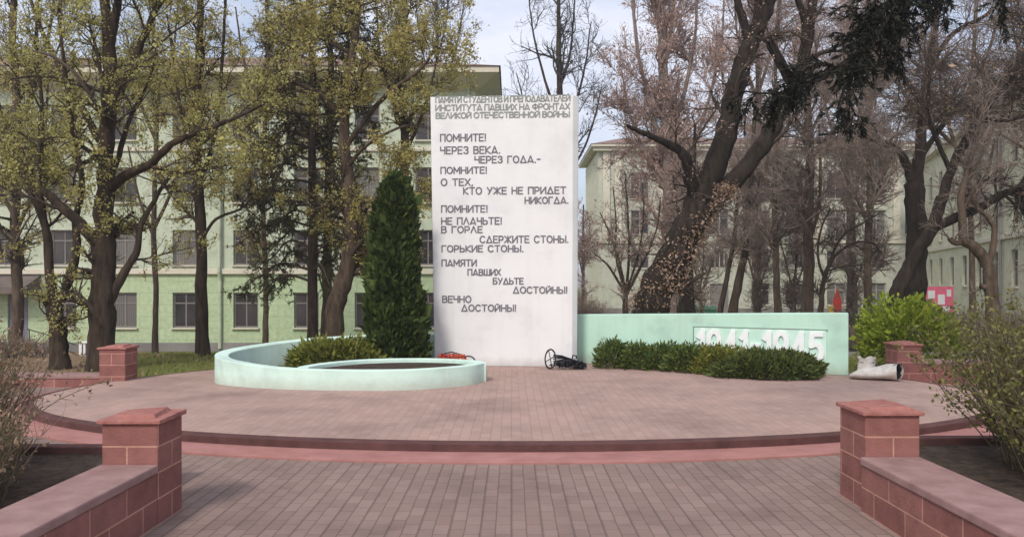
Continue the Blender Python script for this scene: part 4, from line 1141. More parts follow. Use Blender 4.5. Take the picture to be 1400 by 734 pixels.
tree('bare_tree', 'thick upright bare tree with a dense brown crown behind the bright green bush', 21,
     ([(1250, 430), (1252, 380), (1253, 330), (1252, 280), (1250, 250)], 30, 24),
     [([(1250, 262), (1240, 227), (1224, 203), (1190, 190, -.4), (1158, 180, -.8), (1120, 185, -1)], 14, 3), ([(1252, 262), (1258, 200), (1266, 120), (1278, 40), (1292, -60)], 18, 6),
      ([(1258, 215), (1290, 170, .3), (1330, 130, .6), (1380, 110, 1)], 9, 3), ([(1262, 150), (1235, 105), (1205, 80), (1180, 50)], 8, 3), ([(1270, 90), (1305, 45), (1350, 20), (1390, -20)], 8, 3)],
     M['bark_black'], M['twig_brown'], brown, (M['leaf_dry'], 2600, .05, .05, 3, .6), bare_trunk=True)
tree('leaning_tree', 'dark bare tree leaning right over the bright green bush with a long level limb', 17.5,
     ([(1216, 440), (1226, 402), (1238, 374), (1256, 342), (1275, 312), (1289, 270)], 21, 15),
     [([(1288, 275), (1301, 230), (1321, 190), (1346, 150), (1376, 110), (1405, 70), (1425, 10)], 14, 5), ([(1276, 312), (1310, 296), (1340, 284), (1370, 266), (1402, 257), (1450, 243)], 14, 8),
      ([(1300, 235), (1280, 190), (1268, 150), (1272, 100)], 7, 3), ([(1340, 160), (1380, 165), (1420, 150)], 6, 2.5), ([(1372, 265), (1395, 285), (1420, 292)], 4, 2)],
     M['bark_black'], M['twig_dark'], [LV(54, .4, .98, .7, 2.0, 30, 70, up=.05, rf=.4, rmin=.009), LV(900, .1, 1, .35, 1.1, up=-.03, rf=.55, rmin=.008), LV(5000, .1, 1, .18, .55, up=-.03, rf=.65, M_=4, rmin=.005)],
     (M['leaf_dry'], 1800, .045, .05, 3, .6), bare_trunk=True)
tree('pollard_tree', 'crooked knobbly tree with an open loop of branches at the right edge', 17,
     ([(1358, 450), (1356, 405), (1353, 375), (1345, 352), (1331, 337), (1314, 328)], 19, 13),
     [([(1317, 330), (1316, 302), (1314, 272), (1322, 240), (1331, 200), (1341, 150), (1350, 90)], 12, 4), ([(1351, 368), (1358, 336), (1359, 312), (1350, 296), (1337, 285), (1325, 262)], 9, 5),
      ([(1316, 290), (1330, 262), (1350, 235), (1360, 190)], 6, 3), ([(1324, 330), (1306, 332), (1299, 326)], 9, 7), ([(1354, 395), (1345, 392), (1340, 390)], 9, 7)],
     M['bark_brown'], M['twig_brown'], [LV(34, .45, .98, .5, 1.5, 25, 60, up=.04, rf=.35, rmin=.008), LV(260, .1, 1, .3, .9, rf=.55, rmin=.006), LV(900, .1, 1, .15, .45, rf=.65, M_=4, rmin=.005)], bare_trunk=True)
tree('bare_tree', 'far bare tree filling the upper right corner behind the hanging spruce bough', 30,
     ([(1330, 440), (1328, 320), (1325, 220), (1330, 100), (1335, 0), (1340, -120)], 8, 4),
     [([(1327, 250), (1300, 180), (1285, 110), (1280, 30)], 6, 2.5), ([(1327, 240), (1360, 170), (1385, 100), (1400, 30)], 6, 2.5), ([(1330, 130), (1355, 60), (1370, -10)], 5, 2.5), ([(1326, 220), (1270, 165), (1230, 120), (1215, 60)], 6, 2.5)],
     M['bark_brown'], M['twig_brown'], [LV(90, .2, .98, 1.0, 2.6, 25, 60, up=.04, rf=.45, rmin=.014), LV(900, .1, 1, .5, 1.4, rf=.6, rmin=.011), LV(3600, .1, 1, .25, .7, rf=.7, M_=4, rmin=.008)])
tree('bare_tree', 'far bare tree whose brown crown shows between the leaning fork and the hanging bough', 36,
     ([(1165, 440), (1163, 300), (1160, 200), (1162, 90), (1165, -20), (1168, -120)], 13, 5),
     [([(1161, 240), (1135, 170), (1120, 100), (1112, 30)], 5, 2), ([(1161, 220), (1190, 150), (1205, 80), (1212, 10)], 5, 2), ([(1162, 110), (1180, 40), (1188, -40)], 5, 2)],
     M['bark_brown'], M['twig_red'], [LV(80, .2, .98, 1.2, 3.0, 22, 55, up=.06, rf=.5, rmin=.016), LV(800, .1, 1, .6, 1.6, up=.04, rf=.6, rmin=.013), LV(3600, .1, 1, .3, .8, rf=.7, M_=4, rmin=.009)],
     (M['bud_pink'], 7000, .07, .1, 3, .7))
sap = [LV(60, .15, .98, .5, 1.6, 20, 55, up=.06, rf=.5, rmin=.011), LV(520, .1, 1, .3, 1.0, up=.03, rf=.6, rmin=.009), LV(2200, .1, 1, .15, .5, rf=.7, M_=4, rmin=.007)]
for px, Y, lab in ((1035, 33, 'twiggy bare sapling between the slanting tree and the straight thin tree'), (1085, 31, 'twiggy bare sapling just left of the widest thin trunk behind the date panel'),
                   (1165, 33, 'twiggy bare sapling left of the thick tree behind the bright green bush'), (958, 31, 'twiggy bare sapling in front of the arched entrance, right of the leaning trunk')):
    tree('bare_sapling', lab, Y, ([(px, 446), (px + 1, 420), (px - 1, 396)], 5, 4),
         [([(px - 1, 400), (px - 10, 360), (px - 22, 318)], 3, 1.2), ([(px - 1, 398), (px + 4, 350), (px + 2, 292)], 3, 1.2), ([(px, 402), (px + 14, 362), (px + 24, 322)], 3, 1.2)],
         M['bark_brown'], M['twig_brown'], sap, (M['leaf_dry'], 900, .05, .05, 3, .6), group='bare saplings before the far building')
tree('bare_tree', 'far bare tree filling the gap between the slab and the pale building', 58,
     ([(797, 445), (797, 400), (798, 350), (797, 310), (798, 280)], 5, 2), [([(797, 380), (790, 340), (787, 310)], 2, 1), ([(797, 370), (804, 335), (806, 305)], 2, 1)],
     M['bark_brown'], M['twig_red'], [LV(60, .1, .98, .8, 2.2, 25, 65, up=.03, rf=.5, rmin=.02), LV(500, .1, 1, .5, 1.3, rf=.6, rmin=.016), LV(1500, .1, 1, .3, .8, rf=.7, M_=4, rmin=.012)], (M['leaf_dry'], 1200, .09, .1, 3, .7))
hedge('low brown hedge far off in the gap beside the slab', PX(778, 52), 52, PX(818, 52), 52, 2.2, 1.0, 420, M['twig_brown'], (M['leaf_dry'], 2500, .09))
tree('bare_tree', 'bare tree top rising behind the roof of the green building', 56,
     ([(600, 470), (600, 250), (599, 120), (597, 30), (596, -40)], 8, 3),
     [([(599, 140), (580, 80), (570, 20), (566, -30)], 3, 1.2), ([(599, 130), (620, 80), (632, 20), (636, -20)], 3, 1.2), ([(598, 80), (610, 30), (614, -30)], 3, 1.2)],
     M['bark_dark'], M['twig_grey'], [LV(70, .4, .98, 1.6, 3.6, 18, 45, up=.12, rf=.5, rmin=.022), LV(420, .1, 1, .8, 2.0, up=.08, rf=.6, rmin=.017), LV(900, .1, 1, .5, 1.1, rf=.7, M_=4, rmin=.013)])


fillL = [LV(60, .2, .98, .9, 2.6, up=.05, rf=.4, rmin=.01), LV(520, .1, 1, .4, 1.2, up=.02, rf=.55, rmin=.008), LV(2400, .1, 1, .2, .6, rf=.6, M_=4, rmin=.007)]
tree('maple_tree', 'budding tree standing close to the grey entrance door at the far left', 22,
     ([(22, 475), (24, 400), (20, 300), (24, 180), (18, 60), (20, -60), (22, -180)], 15, 6),
     [([(21, 320), (45, 260), (60, 190), (66, 110)], 6, 2.5), ([(22, 300), (-10, 240), (-40, 170)], 6, 2.5), ([(22, 180), (50, 110), (70, 30), (75, -50)], 6, 2.5), ([(20, 240), (-15, 170), (-35, 90)], 6, 2.5)],
     M['bark_brown'], M['twig_dark'], fillL, (M['leaf_ochre'], 17000, .046, .06, 3, .75), group=GL)
tree('maple_tree', 'budding tree near the green wall seen through the branches left of the slender tree', 27,
     ([(212, 470), (213, 400), (210, 300), (214, 180), (210, 60), (212, -60), (214, -160)], 8, 4),
     [([(212, 330), (190, 270), (175, 200)], 5, 2), ([(212, 310), (238, 250), (250, 180), (255, 110)], 5, 2), ([(212, 190), (185, 120), (172, 40)], 5, 2), ([(211, 150), (235, 80), (244, 0)], 5, 2)],
     M['bark_brown'], M['twig_dark'], fillL, (M['leaf_olive'], 18000, .05, .07, 3, .75), group=GL)
tree('maple_tree', 'budding tree near the green wall left of the drooping spruce', 27,
     ([(362, 470), (364, 400), (360, 300), (362, 180), (366, 60), (364, -60), (366, -160)], 8, 4),
     [([(362, 300), (340, 240), (325, 170)], 5, 2), ([(361, 280), (388, 220), (400, 150)], 5, 2), ([(363, 160), (335, 90), (322, 10)], 5, 2), ([(365, 120), (392, 60), (400, -20)], 5, 2)],
     M['bark_brown'], M['twig_dark'], fillL, (M['leaf_ochre'], 22000, .05, .07, 3, .75), group=GL)
tree('bare_tree', 'dense bare tree behind the leaning fork in front of the far windows', 40,
     ([(1035, 440), (1036, 330), (1034, 220), (1037, 110), (1034, 0), (1036, -110)], 11, 5),
     [([(1035, 280), (1005, 210), (990, 130), (985, 50)], 5, 2), ([(1035, 260), (1065, 190), (1082, 110), (1090, 30)], 5, 2), ([(1036, 130), (1060, 50), (1068, -30)], 5, 2), ([(1036, 140), (1010, 60), (1003, -20)], 5, 2)],
     M['bark_brown'], M['twig_red'], [LV(100, .1, .98, 1.2, 3.2, 22, 55, up=.06, rf=.5, rmin=.018), LV(1200, .1, 1, .6, 1.7, up=.02, rf=.6, rmin=.013), LV(7500, .1, 1, .3, .85, rf=.7, M_=4, rmin=.011)], (M['bud_pink'], 9000, .08, .1, 3, .7))
tree('bare_tree', 'bare tree with a wide brown crown near the receding cream building', 27,
     ([(1475, 440), (1470, 350), (1466, 260), (1460, 170), (1462, 60), (1464, -60)], 12, 5),
     [([(1466, 270), (1430, 225), (1380, 190), (1335, 170)], 6, 2.5), ([(1463, 220), (1425, 150), (1395, 80), (1380, 10)], 6, 2.5), ([(1464, 230), (1500, 170), (1530, 110)], 6, 2.5)],
     M['bark_brown'], M['twig_brown'], [LV(90, .1, .98, .9, 2.6, 25, 65, up=.0, rf=.45, rmin=.013), LV(750, .1, 1, .5, 1.4, up=-.02, rf=.6, rmin=.009), LV(3400, .1, 1, .25, .7, up=-.02, rf=.7, M_=4, rmin=.008)])
tree('bare_tree', 'dark twiggy bare tree between the widest thin trunk and the thick brown crowned tree', 29,
     ([(1188, 440), (1186, 350), (1190, 260), (1186, 170), (1188, 70), (1186, -50)], 11, 5),
     [([(1187, 300), (1160, 250), (1140, 200)], 5, 2), ([(1188, 280), (1215, 225), (1232, 160)], 5, 2), ([(1187, 180), (1160, 110), (1150, 40)], 5, 2), ([(1187, 150), (1212, 80), (1220, 0)], 5, 2)],
     M['bark_brown'], M['twig_brown'], [LV(90, .1, .98, .9, 2.6, 25, 65, up=.02, rf=.45, rmin=.013), LV(1200, .1, 1, .5, 1.4, rf=.6, rmin=.009), LV(7500, .1, 1, .25, .7, rf=.7, M_=4, rmin=.008)])

# ------------------------------------------------------------------ buildings
def facade(x0, x1, z0, z1, ops, recess=0.16, y=0.0):
    """a wall sheet facing -y with real recessed openings (x0,x1,z0,z1)"""
    X = sorted(set([x0, x1] + [v for o in ops for v in o[:2]])); Z = sorted(set([z0, z1] + [v for o in ops for v in o[2:4]]))
    mb = MB()
    for a, b in zip(X[:-1], X[1:]):
        for c, d in zip(Z[:-1], Z[1:]):
            mx_, mz_ = (a + b) / 2, (c + d) / 2
            if any(o[0] < mx_ < o[1] and o[2] < mz_ < o[3] for o in ops): continue
            mb.add([(a, y, c), (b, y, c), (b, y, d), (a, y, d)], [(0, 1, 2, 3)])
    for a, b, c, d in [o[:4] for o in ops]:
        r = y + recess
        mb.add([(a, y, c), (b, y, c), (b, y, d), (a, y, d), (a, r, c), (b, r, c), (b, r, d), (a, r, d)], [(0, 1, 5, 4), (1, 2, 6, 5), (2, 3, 7, 6), (3, 0, 4, 7)])
    return mb

_wcache = {}
def window(parent, x, z, w, h, y, frame, style='T', pane=None, sill=True):
    """window centred at x with its sill at z; frame set back in the wall"""
    key = (round(w, 2), round(h, 2), frame, style, sill)
    if key not in _wcache:
        f = MB(); t = .075
        f.box(-w / 2, -w / 2 + t, 0, .07, 0, h); f.box(w / 2 - t, w / 2, 0, .07, 0, h)
        f.box(-w / 2 + t, w / 2 - t, 0, .07, 0, t); f.box(-w / 2 + t, w / 2 - t, 0, .07, h - t, h)
        if style == 'T':
            f.box(-w / 2 + t, w / 2 - t, .004, .066, h * .68, h * .68 + t * .8); f.box(-t * .4, t * .4, .008, .062, t, h * .68)
            f.box(-t * .3, t * .3, .008, .062, h * .68 + t * .8, h - t)
        elif style == '2':
            f.box(-t * .5, t * .5, .004, .066, t, h - t); f.box(-w / 2 + t, -t * .5, .008, .062, h * .66, h * .66 + t * .7); f.box(t * .5, w / 2 - t, .008, .062, h * .66, h * .66 + t * .7)
        g = MB(); g.box(-w / 2 + .02, w / 2 - .02, .035, .06, .02, h - .02)
        s_ = MB(); s_.box(-w / 2 - .06, w / 2 + .06, -.26, .0, -.06, -.003)
        fm_, gm_, sm_ = f.mesh('window'), g.mesh('pane'), s_.mesh('sill')
        fm_.materials.append(M[frame]); gm_.materials.append(M['glass']); sm_.materials.append(M['cream'])
        _wcache[key] = (fm_, gm_, sm_)
    fm_, gm_, sm_ = _wcache[key]
    o = bpy.data.objects.new('window', fm_); COL.objects.link(o); o.parent = parent; o.location = (x, y, z)
    p = bpy.data.objects.new('pane', gm_); COL.objects.link(p); p.parent = o
    if sill:
        q = bpy.data.objects.new('sill', sm_); COL.objects.link(q); q.parent = o
    return o

# --- the green institute building at the left
BY = 38.0
bx0, bx1 = -36.0, PX(650, BY)
gb = empty('green_building', (bx1, BY, LOW))
tag(gb, 'long green institute building with a dark red roof behind the left trees', 'building')
O = lambda x: x - bx1
zz_ = lambda py: PZ(py, BY) - LOW
cols = [585 - 83 * k for k in range(0, 9)]
ops, wins = [], []
ww, wh = 34 * BY / FPX, 48 * BY / FPX
for ci, c in enumerate(cols):
    for ri, py in enumerate((424, 338.5, 253, 168)):
        if ri == 0 and ci in (7,): continue
        xx = O(PX(c, BY)); zb = zz_(py) - wh / 2
        ops.append((xx - ww / 2, xx + ww / 2, zb, zb + wh)); wins.append((xx, zb))
dx0, dx1 = O(PX(10.5, BY)), O(PX(38.5, BY))
door_top = zz_(402)
ops.append((dx0, dx1, 0.18, door_top))
ztop = zz_(125)
zbelt = zz_(372)
low = [o for o in ops if o[2] < zbelt - 1]; up_ = [o for o in ops if o[2] >= zbelt - 1]
facade(bx0 - bx1, 0, 0.0, zbelt, low, .2).build('ground_floor_wall', M['green_wall'], gb)
facade(bx0 - bx1, 0, zbelt, ztop, up_, .2).build('upper_wall', M['green_upper'], gb)
sd = MB(); sd.box(bx0 - bx1 + .01, -.002, 14, 14.2, 0, ztop); sd.box(-.2, 0.0, .003, 14, 0, ztop); sd.box(bx0 - bx1, bx0 - bx1 + .2, .003, 14, 0, ztop)
sd.build('side_wall', M['green_upper'], gb)
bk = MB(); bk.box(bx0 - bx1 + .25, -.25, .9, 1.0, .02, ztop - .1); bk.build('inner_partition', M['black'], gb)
for xx, zb in wins: window(gb, xx, zb, ww, wh, .12, 'frame_dark')
bl_ = MB(); bl_.box(bx0 - bx1, .12, -.16, -.003, zbelt - .10, zbelt + .16); bl_.build('belt_course', M['cream'], gb, bevel=.02)
b3 = MB(); b3.box(bx0 - bx1, .10, -.10, -.003, zz_(205) - .08, zz_(205) + .10); b3.build('belt_course', M['cream'], gb, bevel=.02)
pn = MB(); pn.box(bx0 - bx1, dx0 - .05, -.08, -.003, 0, .42); pn.box(dx1 + .05, .08, -.08, -.003, 0, .42); pn.build('plinth', M['plinth'], gb)
cn_ = MB(); ov = 1.15; e0, e1 = bx0 - bx1, ov
cn_.add([(e0, 0, ztop - .02), (0, 0, ztop - .02), (0, 14, ztop - .02), (e1, -ov, ztop + .62), (e0, -ov, ztop + .62), (e1, 14 + ov, ztop + .62), (e0, -ov, ztop + .9), (e1, -ov, ztop + .9), (e1, 14 + ov, ztop + .9), (e0, 14, ztop - .02), (e0, 14 + ov, ztop + .62), (e0, 14 + ov, ztop + .9)],
        [(0, 1, 3, 4), (1, 2, 5, 3), (4, 3, 7, 6), (3, 5, 8, 7), (2, 9, 10, 5), (5, 10, 11, 8)])
cn_.build('cornice', M['cream'], gb)
rf = MB(); rz_ = ztop + .905
rf.add([(e0, -ov - .08, rz_), (e1 + .08, -ov - .08, rz_), (e1 + .08, 14 + ov, rz_), (e0, 14 + ov, rz_), (e0, 7, rz_ + 2.7), (e1 - 9, 7, rz_ + 2.7)], [(0, 1, 5, 4), (1, 2, 5), (2, 3, 4, 5)])
rf.build('roof', M['roof'], gb)
dr = MB(); dr.box(dx0, dx1, .1, .16, .2, door_top - .02); dr.box(dx0 + .07, dx1 - .07, .085, .1, .3, door_top - .35)
dro = dr.build('door', M['door_grey'], gb)
pt_ = MB(); pt_.box((dx0 + dx1) / 2 - .2, (dx0 + dx1) / 2 + .22, .068, .083, 1.62, 1.74); pt_.build('door_plate', M['white'], dro)
ca = MB(); c0, c1 = O(PX(-30, BY)), O(PX(56, BY))
ca.add([(c0, -1.3, zz_(401)), (c1, -1.3, zz_(401)), (c1, -.003, zz_(400)), (c0, -.003, zz_(400)), (c0, -1.3, zz_(392)), (c1, -1.3, zz_(392)), (c1, -.003, zz_(376)), (c0, -.003, zz_(376))],
       [(0, 1, 2, 3), (4, 5, 6, 7), (0, 1, 5, 4), (1, 2, 6, 5), (0, 3, 7, 4)])
ca.build('door_canopy', M['awning'], gb)
sp_ = MB(); sp_.box(dx0 - .5, dx1 + .5, -1.5, -.09, -.05, .17); sp_.build('door_step', M['plinth'], gb)
for px in (302, 641, -60):
    d_ = MB(); xx = O(PX(px, BY)); d_.tube([(xx, -.12, .15), (xx, -.12, zbelt - .4), (xx, -.26, zbelt), (xx, -.2, zbelt + .5), (xx, -.15, ztop), (xx, -.75, ztop + .55)], .085, 8)
    d_.build('drainpipe', M['green_upper'], gb)
bc = MB(); q0, q1 = O(PX(468, BY)), O(PX(528, BY)); zb = zz_(300)
bc.box(q0, q1, -1.0, -.003, zb - .15, zb)
bal = bc.build('balcony', M['cream'], gb)
rl = MB(); rl.box(q0, q1, -1.0, -.9, zb + .82, zb + .92)
for k in range(14):
    xx = q0 + .06 + k * (q1 - q0 - .12) / 13; rl.tube([(xx, -.95, zb), (xx, -.95, zb + .2), (xx, -.95, zb + .45), (xx, -.95, zb + .83)], [.03, .06, .04, .03], 6)
M['pinkish'] = plain_mat('pinkish_plaster', (0.50, 0.36, 0.33), .8)
rl.build('balustrade', M['pinkish'], bal)
tp_ = MB(); xx = O(PX(115, BY)); tp_.box(xx - .16, xx + .2, .04, .1, zz_(445), zz_(419)); tp_.build('teal_shutter', M['teal'], gb)

hr = empty('handrail', (PX(40, 36.4), 36.4, LOW)); tag(hr, 'thin dark metal handrail sloping beside the grey entrance door', 'handrail')
h_ = MB(); w_ = 1.2
h_.tube([(0, 0, 0), (0, 0, 1.15)], .025, 6); h_.tube([(w_, 0, -.05), (w_, 0, .8)], .025, 6); h_.tube([(-.1, 0, 1.17), (w_, 0, .8), (w_ + .9, 0, .45)], .025, 6); h_.tube([(0, 0, .6), (w_, 0, .38), (w_ + .9, 0, .05)], .02, 6)
h_.build('rails', M['iron'], hr)
wb = empty('white_cabinet', (PX(116, 33), 33, gz(0, 33) - .05)); tag(wb, 'small white box with a dark frame on the ground beside the thickest trunk', 'cabinet')
c_ = MB(); c_.box(-.18, .18, -.15, .15, 0, .82); c_.build('body', M['white'], wb, bevel=.03)
c_ = MB(); c_.tube([(-.02, -.17, .1), (-.02, -.17, .75), (.14, -.17, .75), (.14, -.17, .1)], .02, 5); c_.build('frame', M['iron'], wb)

# --- the pale building at the right
RY = 70.0
rx0, rx1 = PX(818, RY), PX(1275, RY)
rb = empty('pale_building', (rx0, RY, LOW)); tag(rb, 'long pale greenish building with an arched entrance behind the bare trees', 'building')
O2 = lambda px: PX(px, RY) - rx0
Z2 = lambda py: PZ(py, RY) - LOW
ops, wins = [], []
ww2 = 25 * RY / FPX
for c in (875, 930, 984, 1040, 1087, 1143, 1199, 1250):
    for py, hh in ((254, 36), (304, 33), (355, 24), (402, 30)):
        if c == 984 and py in (355, 402): continue
        if c == 875 and py == 402: continue
        h2 = hh * RY / FPX; zb = Z2(py) - h2 / 2; x = O2(c)
        ops.append((x - ww2 / 2, x + ww2 / 2, zb, zb + h2)); wins.append((x, zb, h2))
ax0, ax1 = O2(971), O2(996)
ops.append((ax0, ax1, 0.1, Z2(388))); 
zt2 = Z2(206)
al, ah, az0, azs = ax0 + .12, ax1 - .12, Z2(365), Z2(354)
facade(0, rx1 - rx0, 0, zt2, ops, .25).build('front_wall', M['pale_green'], rb)
sd = MB(); sd.box(.0, .25, .003, 12, 0, zt2); sd.box(.26, rx1 - rx0, 12, 12.2, 0, zt2); sd.box(rx1 - rx0 - .25, rx1 - rx0, .003, 12, 0, zt2); sd.build('side_wall', M['cream_wall'], rb)
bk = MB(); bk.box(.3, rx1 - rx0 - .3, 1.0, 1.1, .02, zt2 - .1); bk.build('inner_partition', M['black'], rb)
for x, zb, h2 in wins: window(rb, x, zb, ww2, h2, .14, 'frame_light', '2')
# arched fanlight above the entrance
ar = MB()
ac = (ax0 + ax1) / 2; ra = (ax1 - ax0) / 2
poly = [(ac - ra, az0)] + [(ac + ra * math.cos(math.pi - math.pi * i / 14), azs + ra * math.sin(math.pi * i / 14)) for i in range(15)] + [(ac + ra, az0)]
n = len(poly)
ar.add([(x, -.02, z) for x, z in poly] + [(x, .02, z) for x, z in poly], [tuple(range(n))] + [(i, (i + 1) % n, n + (i + 1) % n, n + i) for i in range(n)])
ar.build('arched_window', M['glass'], rb)
am = MB()
am.tube([(ac - ra - .12, -.06, az0 - .3)] + [(ac + (ra + .12) * math.cos(math.pi - math.pi * i / 14), -.06, azs + (ra + .12) * math.sin(math.pi * i / 14)) for i in range(15)] + [(ac + ra + .12, -.06, az0 - .3)], .16, 6)
for k in (-.5, 0, .5): am.box(ac + k * ra - .03, ac + k * ra + .03, -.05, -.023, az0, azs + ra * .8)
am.build('arch_trim', M['cream'], rb)
dd = MB(); dd.box(ax0 + .01, ax1 - .01, .12, .2, .12, Z2(389)); dd.box(ac - .05, ac + .05, .09, .119, .12, Z2(389)); dd.build('entrance_door', M['frame_dark'], rb)
co = MB(); L2 = rx1 - rx0
co.box(-.5, L2 + .3, -.6, -.003, zt2 - .10, zt2 + .22); co.box(-.7, L2 + .5, -.85, 12.4, zt2 + .223, zt2 + .45); co.build('cornice', M['cream'], rb, bevel=.04)
b_ = MB(); b_.box(-.12, L2, -.2, -.003, Z2(333), Z2(328)); b_.build('belt_course', M['cream'], rb, bevel=.03)
for px in (829, 845, 905, 1015, 1120, 1225):
    p_ = MB(); p_.box(O2(px) - .3, O2(px) + .3, -.22, -.003, Z2(327.5), zt2 - .12); p_.build('pilaster', M['cream'], rb, bevel=.03)
b_ = MB(); b_.box(-.1, ax0 - .1, -.12, -.003, 0, 1.0); b_.box(ax1 + .1, L2, -.12, -.003, 0, 1.0); b_.build('plinth', M['plinth'], rb)
b_ = MB(); b_.add([(-.75, -.9, zt2 + .455), (L2 + .5, -.9, zt2 + .455), (L2 + .5, 12.4, zt2 + .455), (-.75, 12.4, zt2 + .455), (3, 6, zt2 + 2.2), (L2 - 3, 6, zt2 + 2.2)], [(0, 1, 5, 4), (1, 2, 5), (2, 3, 4, 5), (3, 0, 4)]); b_.build('roof', M['roof'], rb)

# --- the cream building at the far right, its front running away to the left
ya, yb = 36.0, 66.0
xa, xb = 25.1 + .311 * (ya - 40), 25.1 + .311 * (yb - 40)
L3 = math.hypot(xb - xa, yb - ya)
ang3 = math.atan2(ya - yb, xa - xb)
cb = empty('cream_building', (xb, yb, LOW), ang3); tag(cb, 'cream yellow building with tall windows receding at the right edge', 'building')
ops, wins = [], []
zt3 = 12.4
for k in range(9):
    x = 2.0 + k * 3.3
    for zb, h3, in ((1.9, 1.2), (3.35 - .25, 1.85), (6.15, 1.75), (9.2, 1.75)):
        if zb == 1.9: continue
        ops.append((x - .5, x + .5, zb, zb + h3)); wins.append((x, zb, h3))
facade(0, L3, 0, zt3, ops, .2).build('front_wall', M['cream_wall'], cb)
sd = MB(); sd.box(0, .25, .003, 12, 0, zt3); sd.box(L3 - .25, L3, .003, 12, 0, zt3); sd.box(.26, L3 - .26, 11.8, 12, 0, zt3); sd.build('side_wall', M['cream_wall'], cb)
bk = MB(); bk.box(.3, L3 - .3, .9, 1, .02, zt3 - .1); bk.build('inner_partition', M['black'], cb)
for x, zb, h3 in wins: window(cb, x, zb, 1.0, h3, .12, 'frame_light', 'T')
b_ = MB(); b_.box(-.3, L3 + .3, -.5, -.003, zt3 - .1, zt3 + .35); b_.build('cornice', M['cream'], cb, bevel=.03)
b_ = MB(); b_.box(-.1, L3 + .1, -.15, -.003, 5.5, 5.75); b_.build('belt_course', M['cream'], cb, bevel=.02)
b_ = MB(); b_.box(-.1, L3 + .1, -.1, -.003, 0, .9); b_.build('plinth', M['plinth'], cb)
b_ = MB(); b_.add([(-.3, -.5, zt3 + .355), (L3 + .3, -.5, zt3 + .355), (L3 + .3, 12, zt3 + .355), (-.3, 12, zt3 + .355), (2, 6, zt3 + 2), (L3 - 2, 6, zt3 + 2)], [(0, 1, 5, 4), (1, 2, 5), (2, 3, 4, 5), (3, 0, 4)]); b_.build('roof', M['roof'], cb)
d_ = MB(); d_.tube([(L3 - 5.0, -.12, .1), (L3 - 5.0, -.12, zt3 - .1)], .07, 6); d_.build('drainpipe', M['plinth'], cb)

# ------------------------------------------------------------------ small things
# wreath stand lying by the right foot of the slab
wx, wy = PX(770, 13.5), 13.5
ws = empty('wreath_stand', (wx, wy, PT)); ws.scale = (1.12, 1.12, 1.2); tag(ws, 'black wire wreath stand toppled at the right foot of the slab', 'wreath stand')
r_ = MB(); n = 24; cxr, czr, R_ = -.20, .155, .135
r_.tube([(cxr + .35 * R_ * math.cos(a) * .9, -.06 - R_ * .3 * math.cos(a), czr + R_ * math.sin(a)) if False else (cxr + R_ * .62 * math.cos(a), -.08 + R_ * .7 * math.cos(a), czr + R_ * math.sin(a)) for a in np.linspace(0, 2 * math.pi, n, endpoint=False)], .012, 6, closed=True)
for a in (0.3, 1.9, 3.4, 5.0):
    r_.tube([(cxr, -.08, czr), (cxr + R_ * .62 * math.cos(a), -.08 + R_ * .7 * math.cos(a), czr + R_ * math.sin(a))], .007, 5)
r_.build('ring', M['iron'], ws)
r_ = MB()
for k in range(6):
    y = rng.uniform(-.06, .12)
    r_.tube([(cxr + .05, y, .05 + .03 * k), (-.02, y * .6, .10 + .018 * k), (.14, y * .4 + .02, .085 + .01 * k), (.31, y * .5 + .02, .02 + .012 * k)], .011, 5)
for k in range(4):
    c0_ = (rng.uniform(-.05, .22), rng.uniform(-.06, .06)); 
    r_.tube([(c0_[0] + .05 * math.cos(a), c0_[1] + .02 * math.sin(2 * a), .085 + .05 * math.sin(a)) for a in np.linspace(0, 2 * math.pi, 12, endpoint=False)], .008, 5, closed=True)
r_.tube([(.13, 0, .12), (.15, 0, .20), (.2, 0, .19), (.2, 0, .15)], .012, 5)
r_.build('frame', M['iron'], ws)
V_, F_ = leaves(along(np.array([[[-.1, 0, .08], [.05, 0, .08], [.2, 0, .06], [.3, 0, .04]]]), 420, np.array([.02, .03, .015])), .06, .5)
V_[:, 2] = np.maximum(V_[:, 2], .004)
link('ribbons', np_mesh('ribbons', V_, F_), M['iron'], ws)
# flower basket at the left foot, behind the basin
fx, fy = PX(617, 13.55), 13.55
fb = empty('flower_basket', (fx, fy, PT)); tag(fb, 'dark wire basket of red and orange flowers at the left foot of the slab', 'flower basket')
k_ = MB()
k_.tube([(.26 * math.cos(a), .13 * math.sin(a), .12) for a in np.linspace(0, 2 * math.pi, 20, endpoint=False)], .013, 5, closed=True)
k_.tube([(.17 * math.cos(a), .09 * math.sin(a), .015) for a in np.linspace(0, 2 * math.pi, 20, endpoint=False)], .013, 5, closed=True)
for a in np.linspace(0, 2 * math.pi, 14, endpoint=False): k_.tube([(.17 * math.cos(a), .09 * math.sin(a), .015), (.26 * math.cos(a), .13 * math.sin(a), .12)], .008, 4)
k_.tube([(-.26, 0, .12), (-.2, 0, .24), (0, 0, .29), (.2, 0, .24), (.26, 0, .12)], .011, 5)
k_.build('basket', M['iron'], fb)
M['petal'] = leaf_mat('red_and_orange_petals', [(0.45, 0.03, 0.02), (0.62, 0.07, 0.05), (0.70, 0.25, 0.12), (0.50, 0.05, 0.10)], .2)
pts = np.stack([np.clip(rng.normal(size=520), -1.6, 1.6) * .13, np.clip(rng.normal(size=520), -1.6, 1.6) * .06, .15 + np.abs(np.clip(rng.normal(size=520), -1.6, 1.6)) * .05], -1)
V_, F_ = leaves(pts, .05, .8); link('flowers', np_mesh('flowers', V_, F_), M['petal'], fb)
fb2 = empty('wreath_ring', (PX(640, 13.5), 13.5, PT)); tag(fb2, 'small dark wire ring lying beside the basket of red flowers', 'wreath')
k_ = MB()
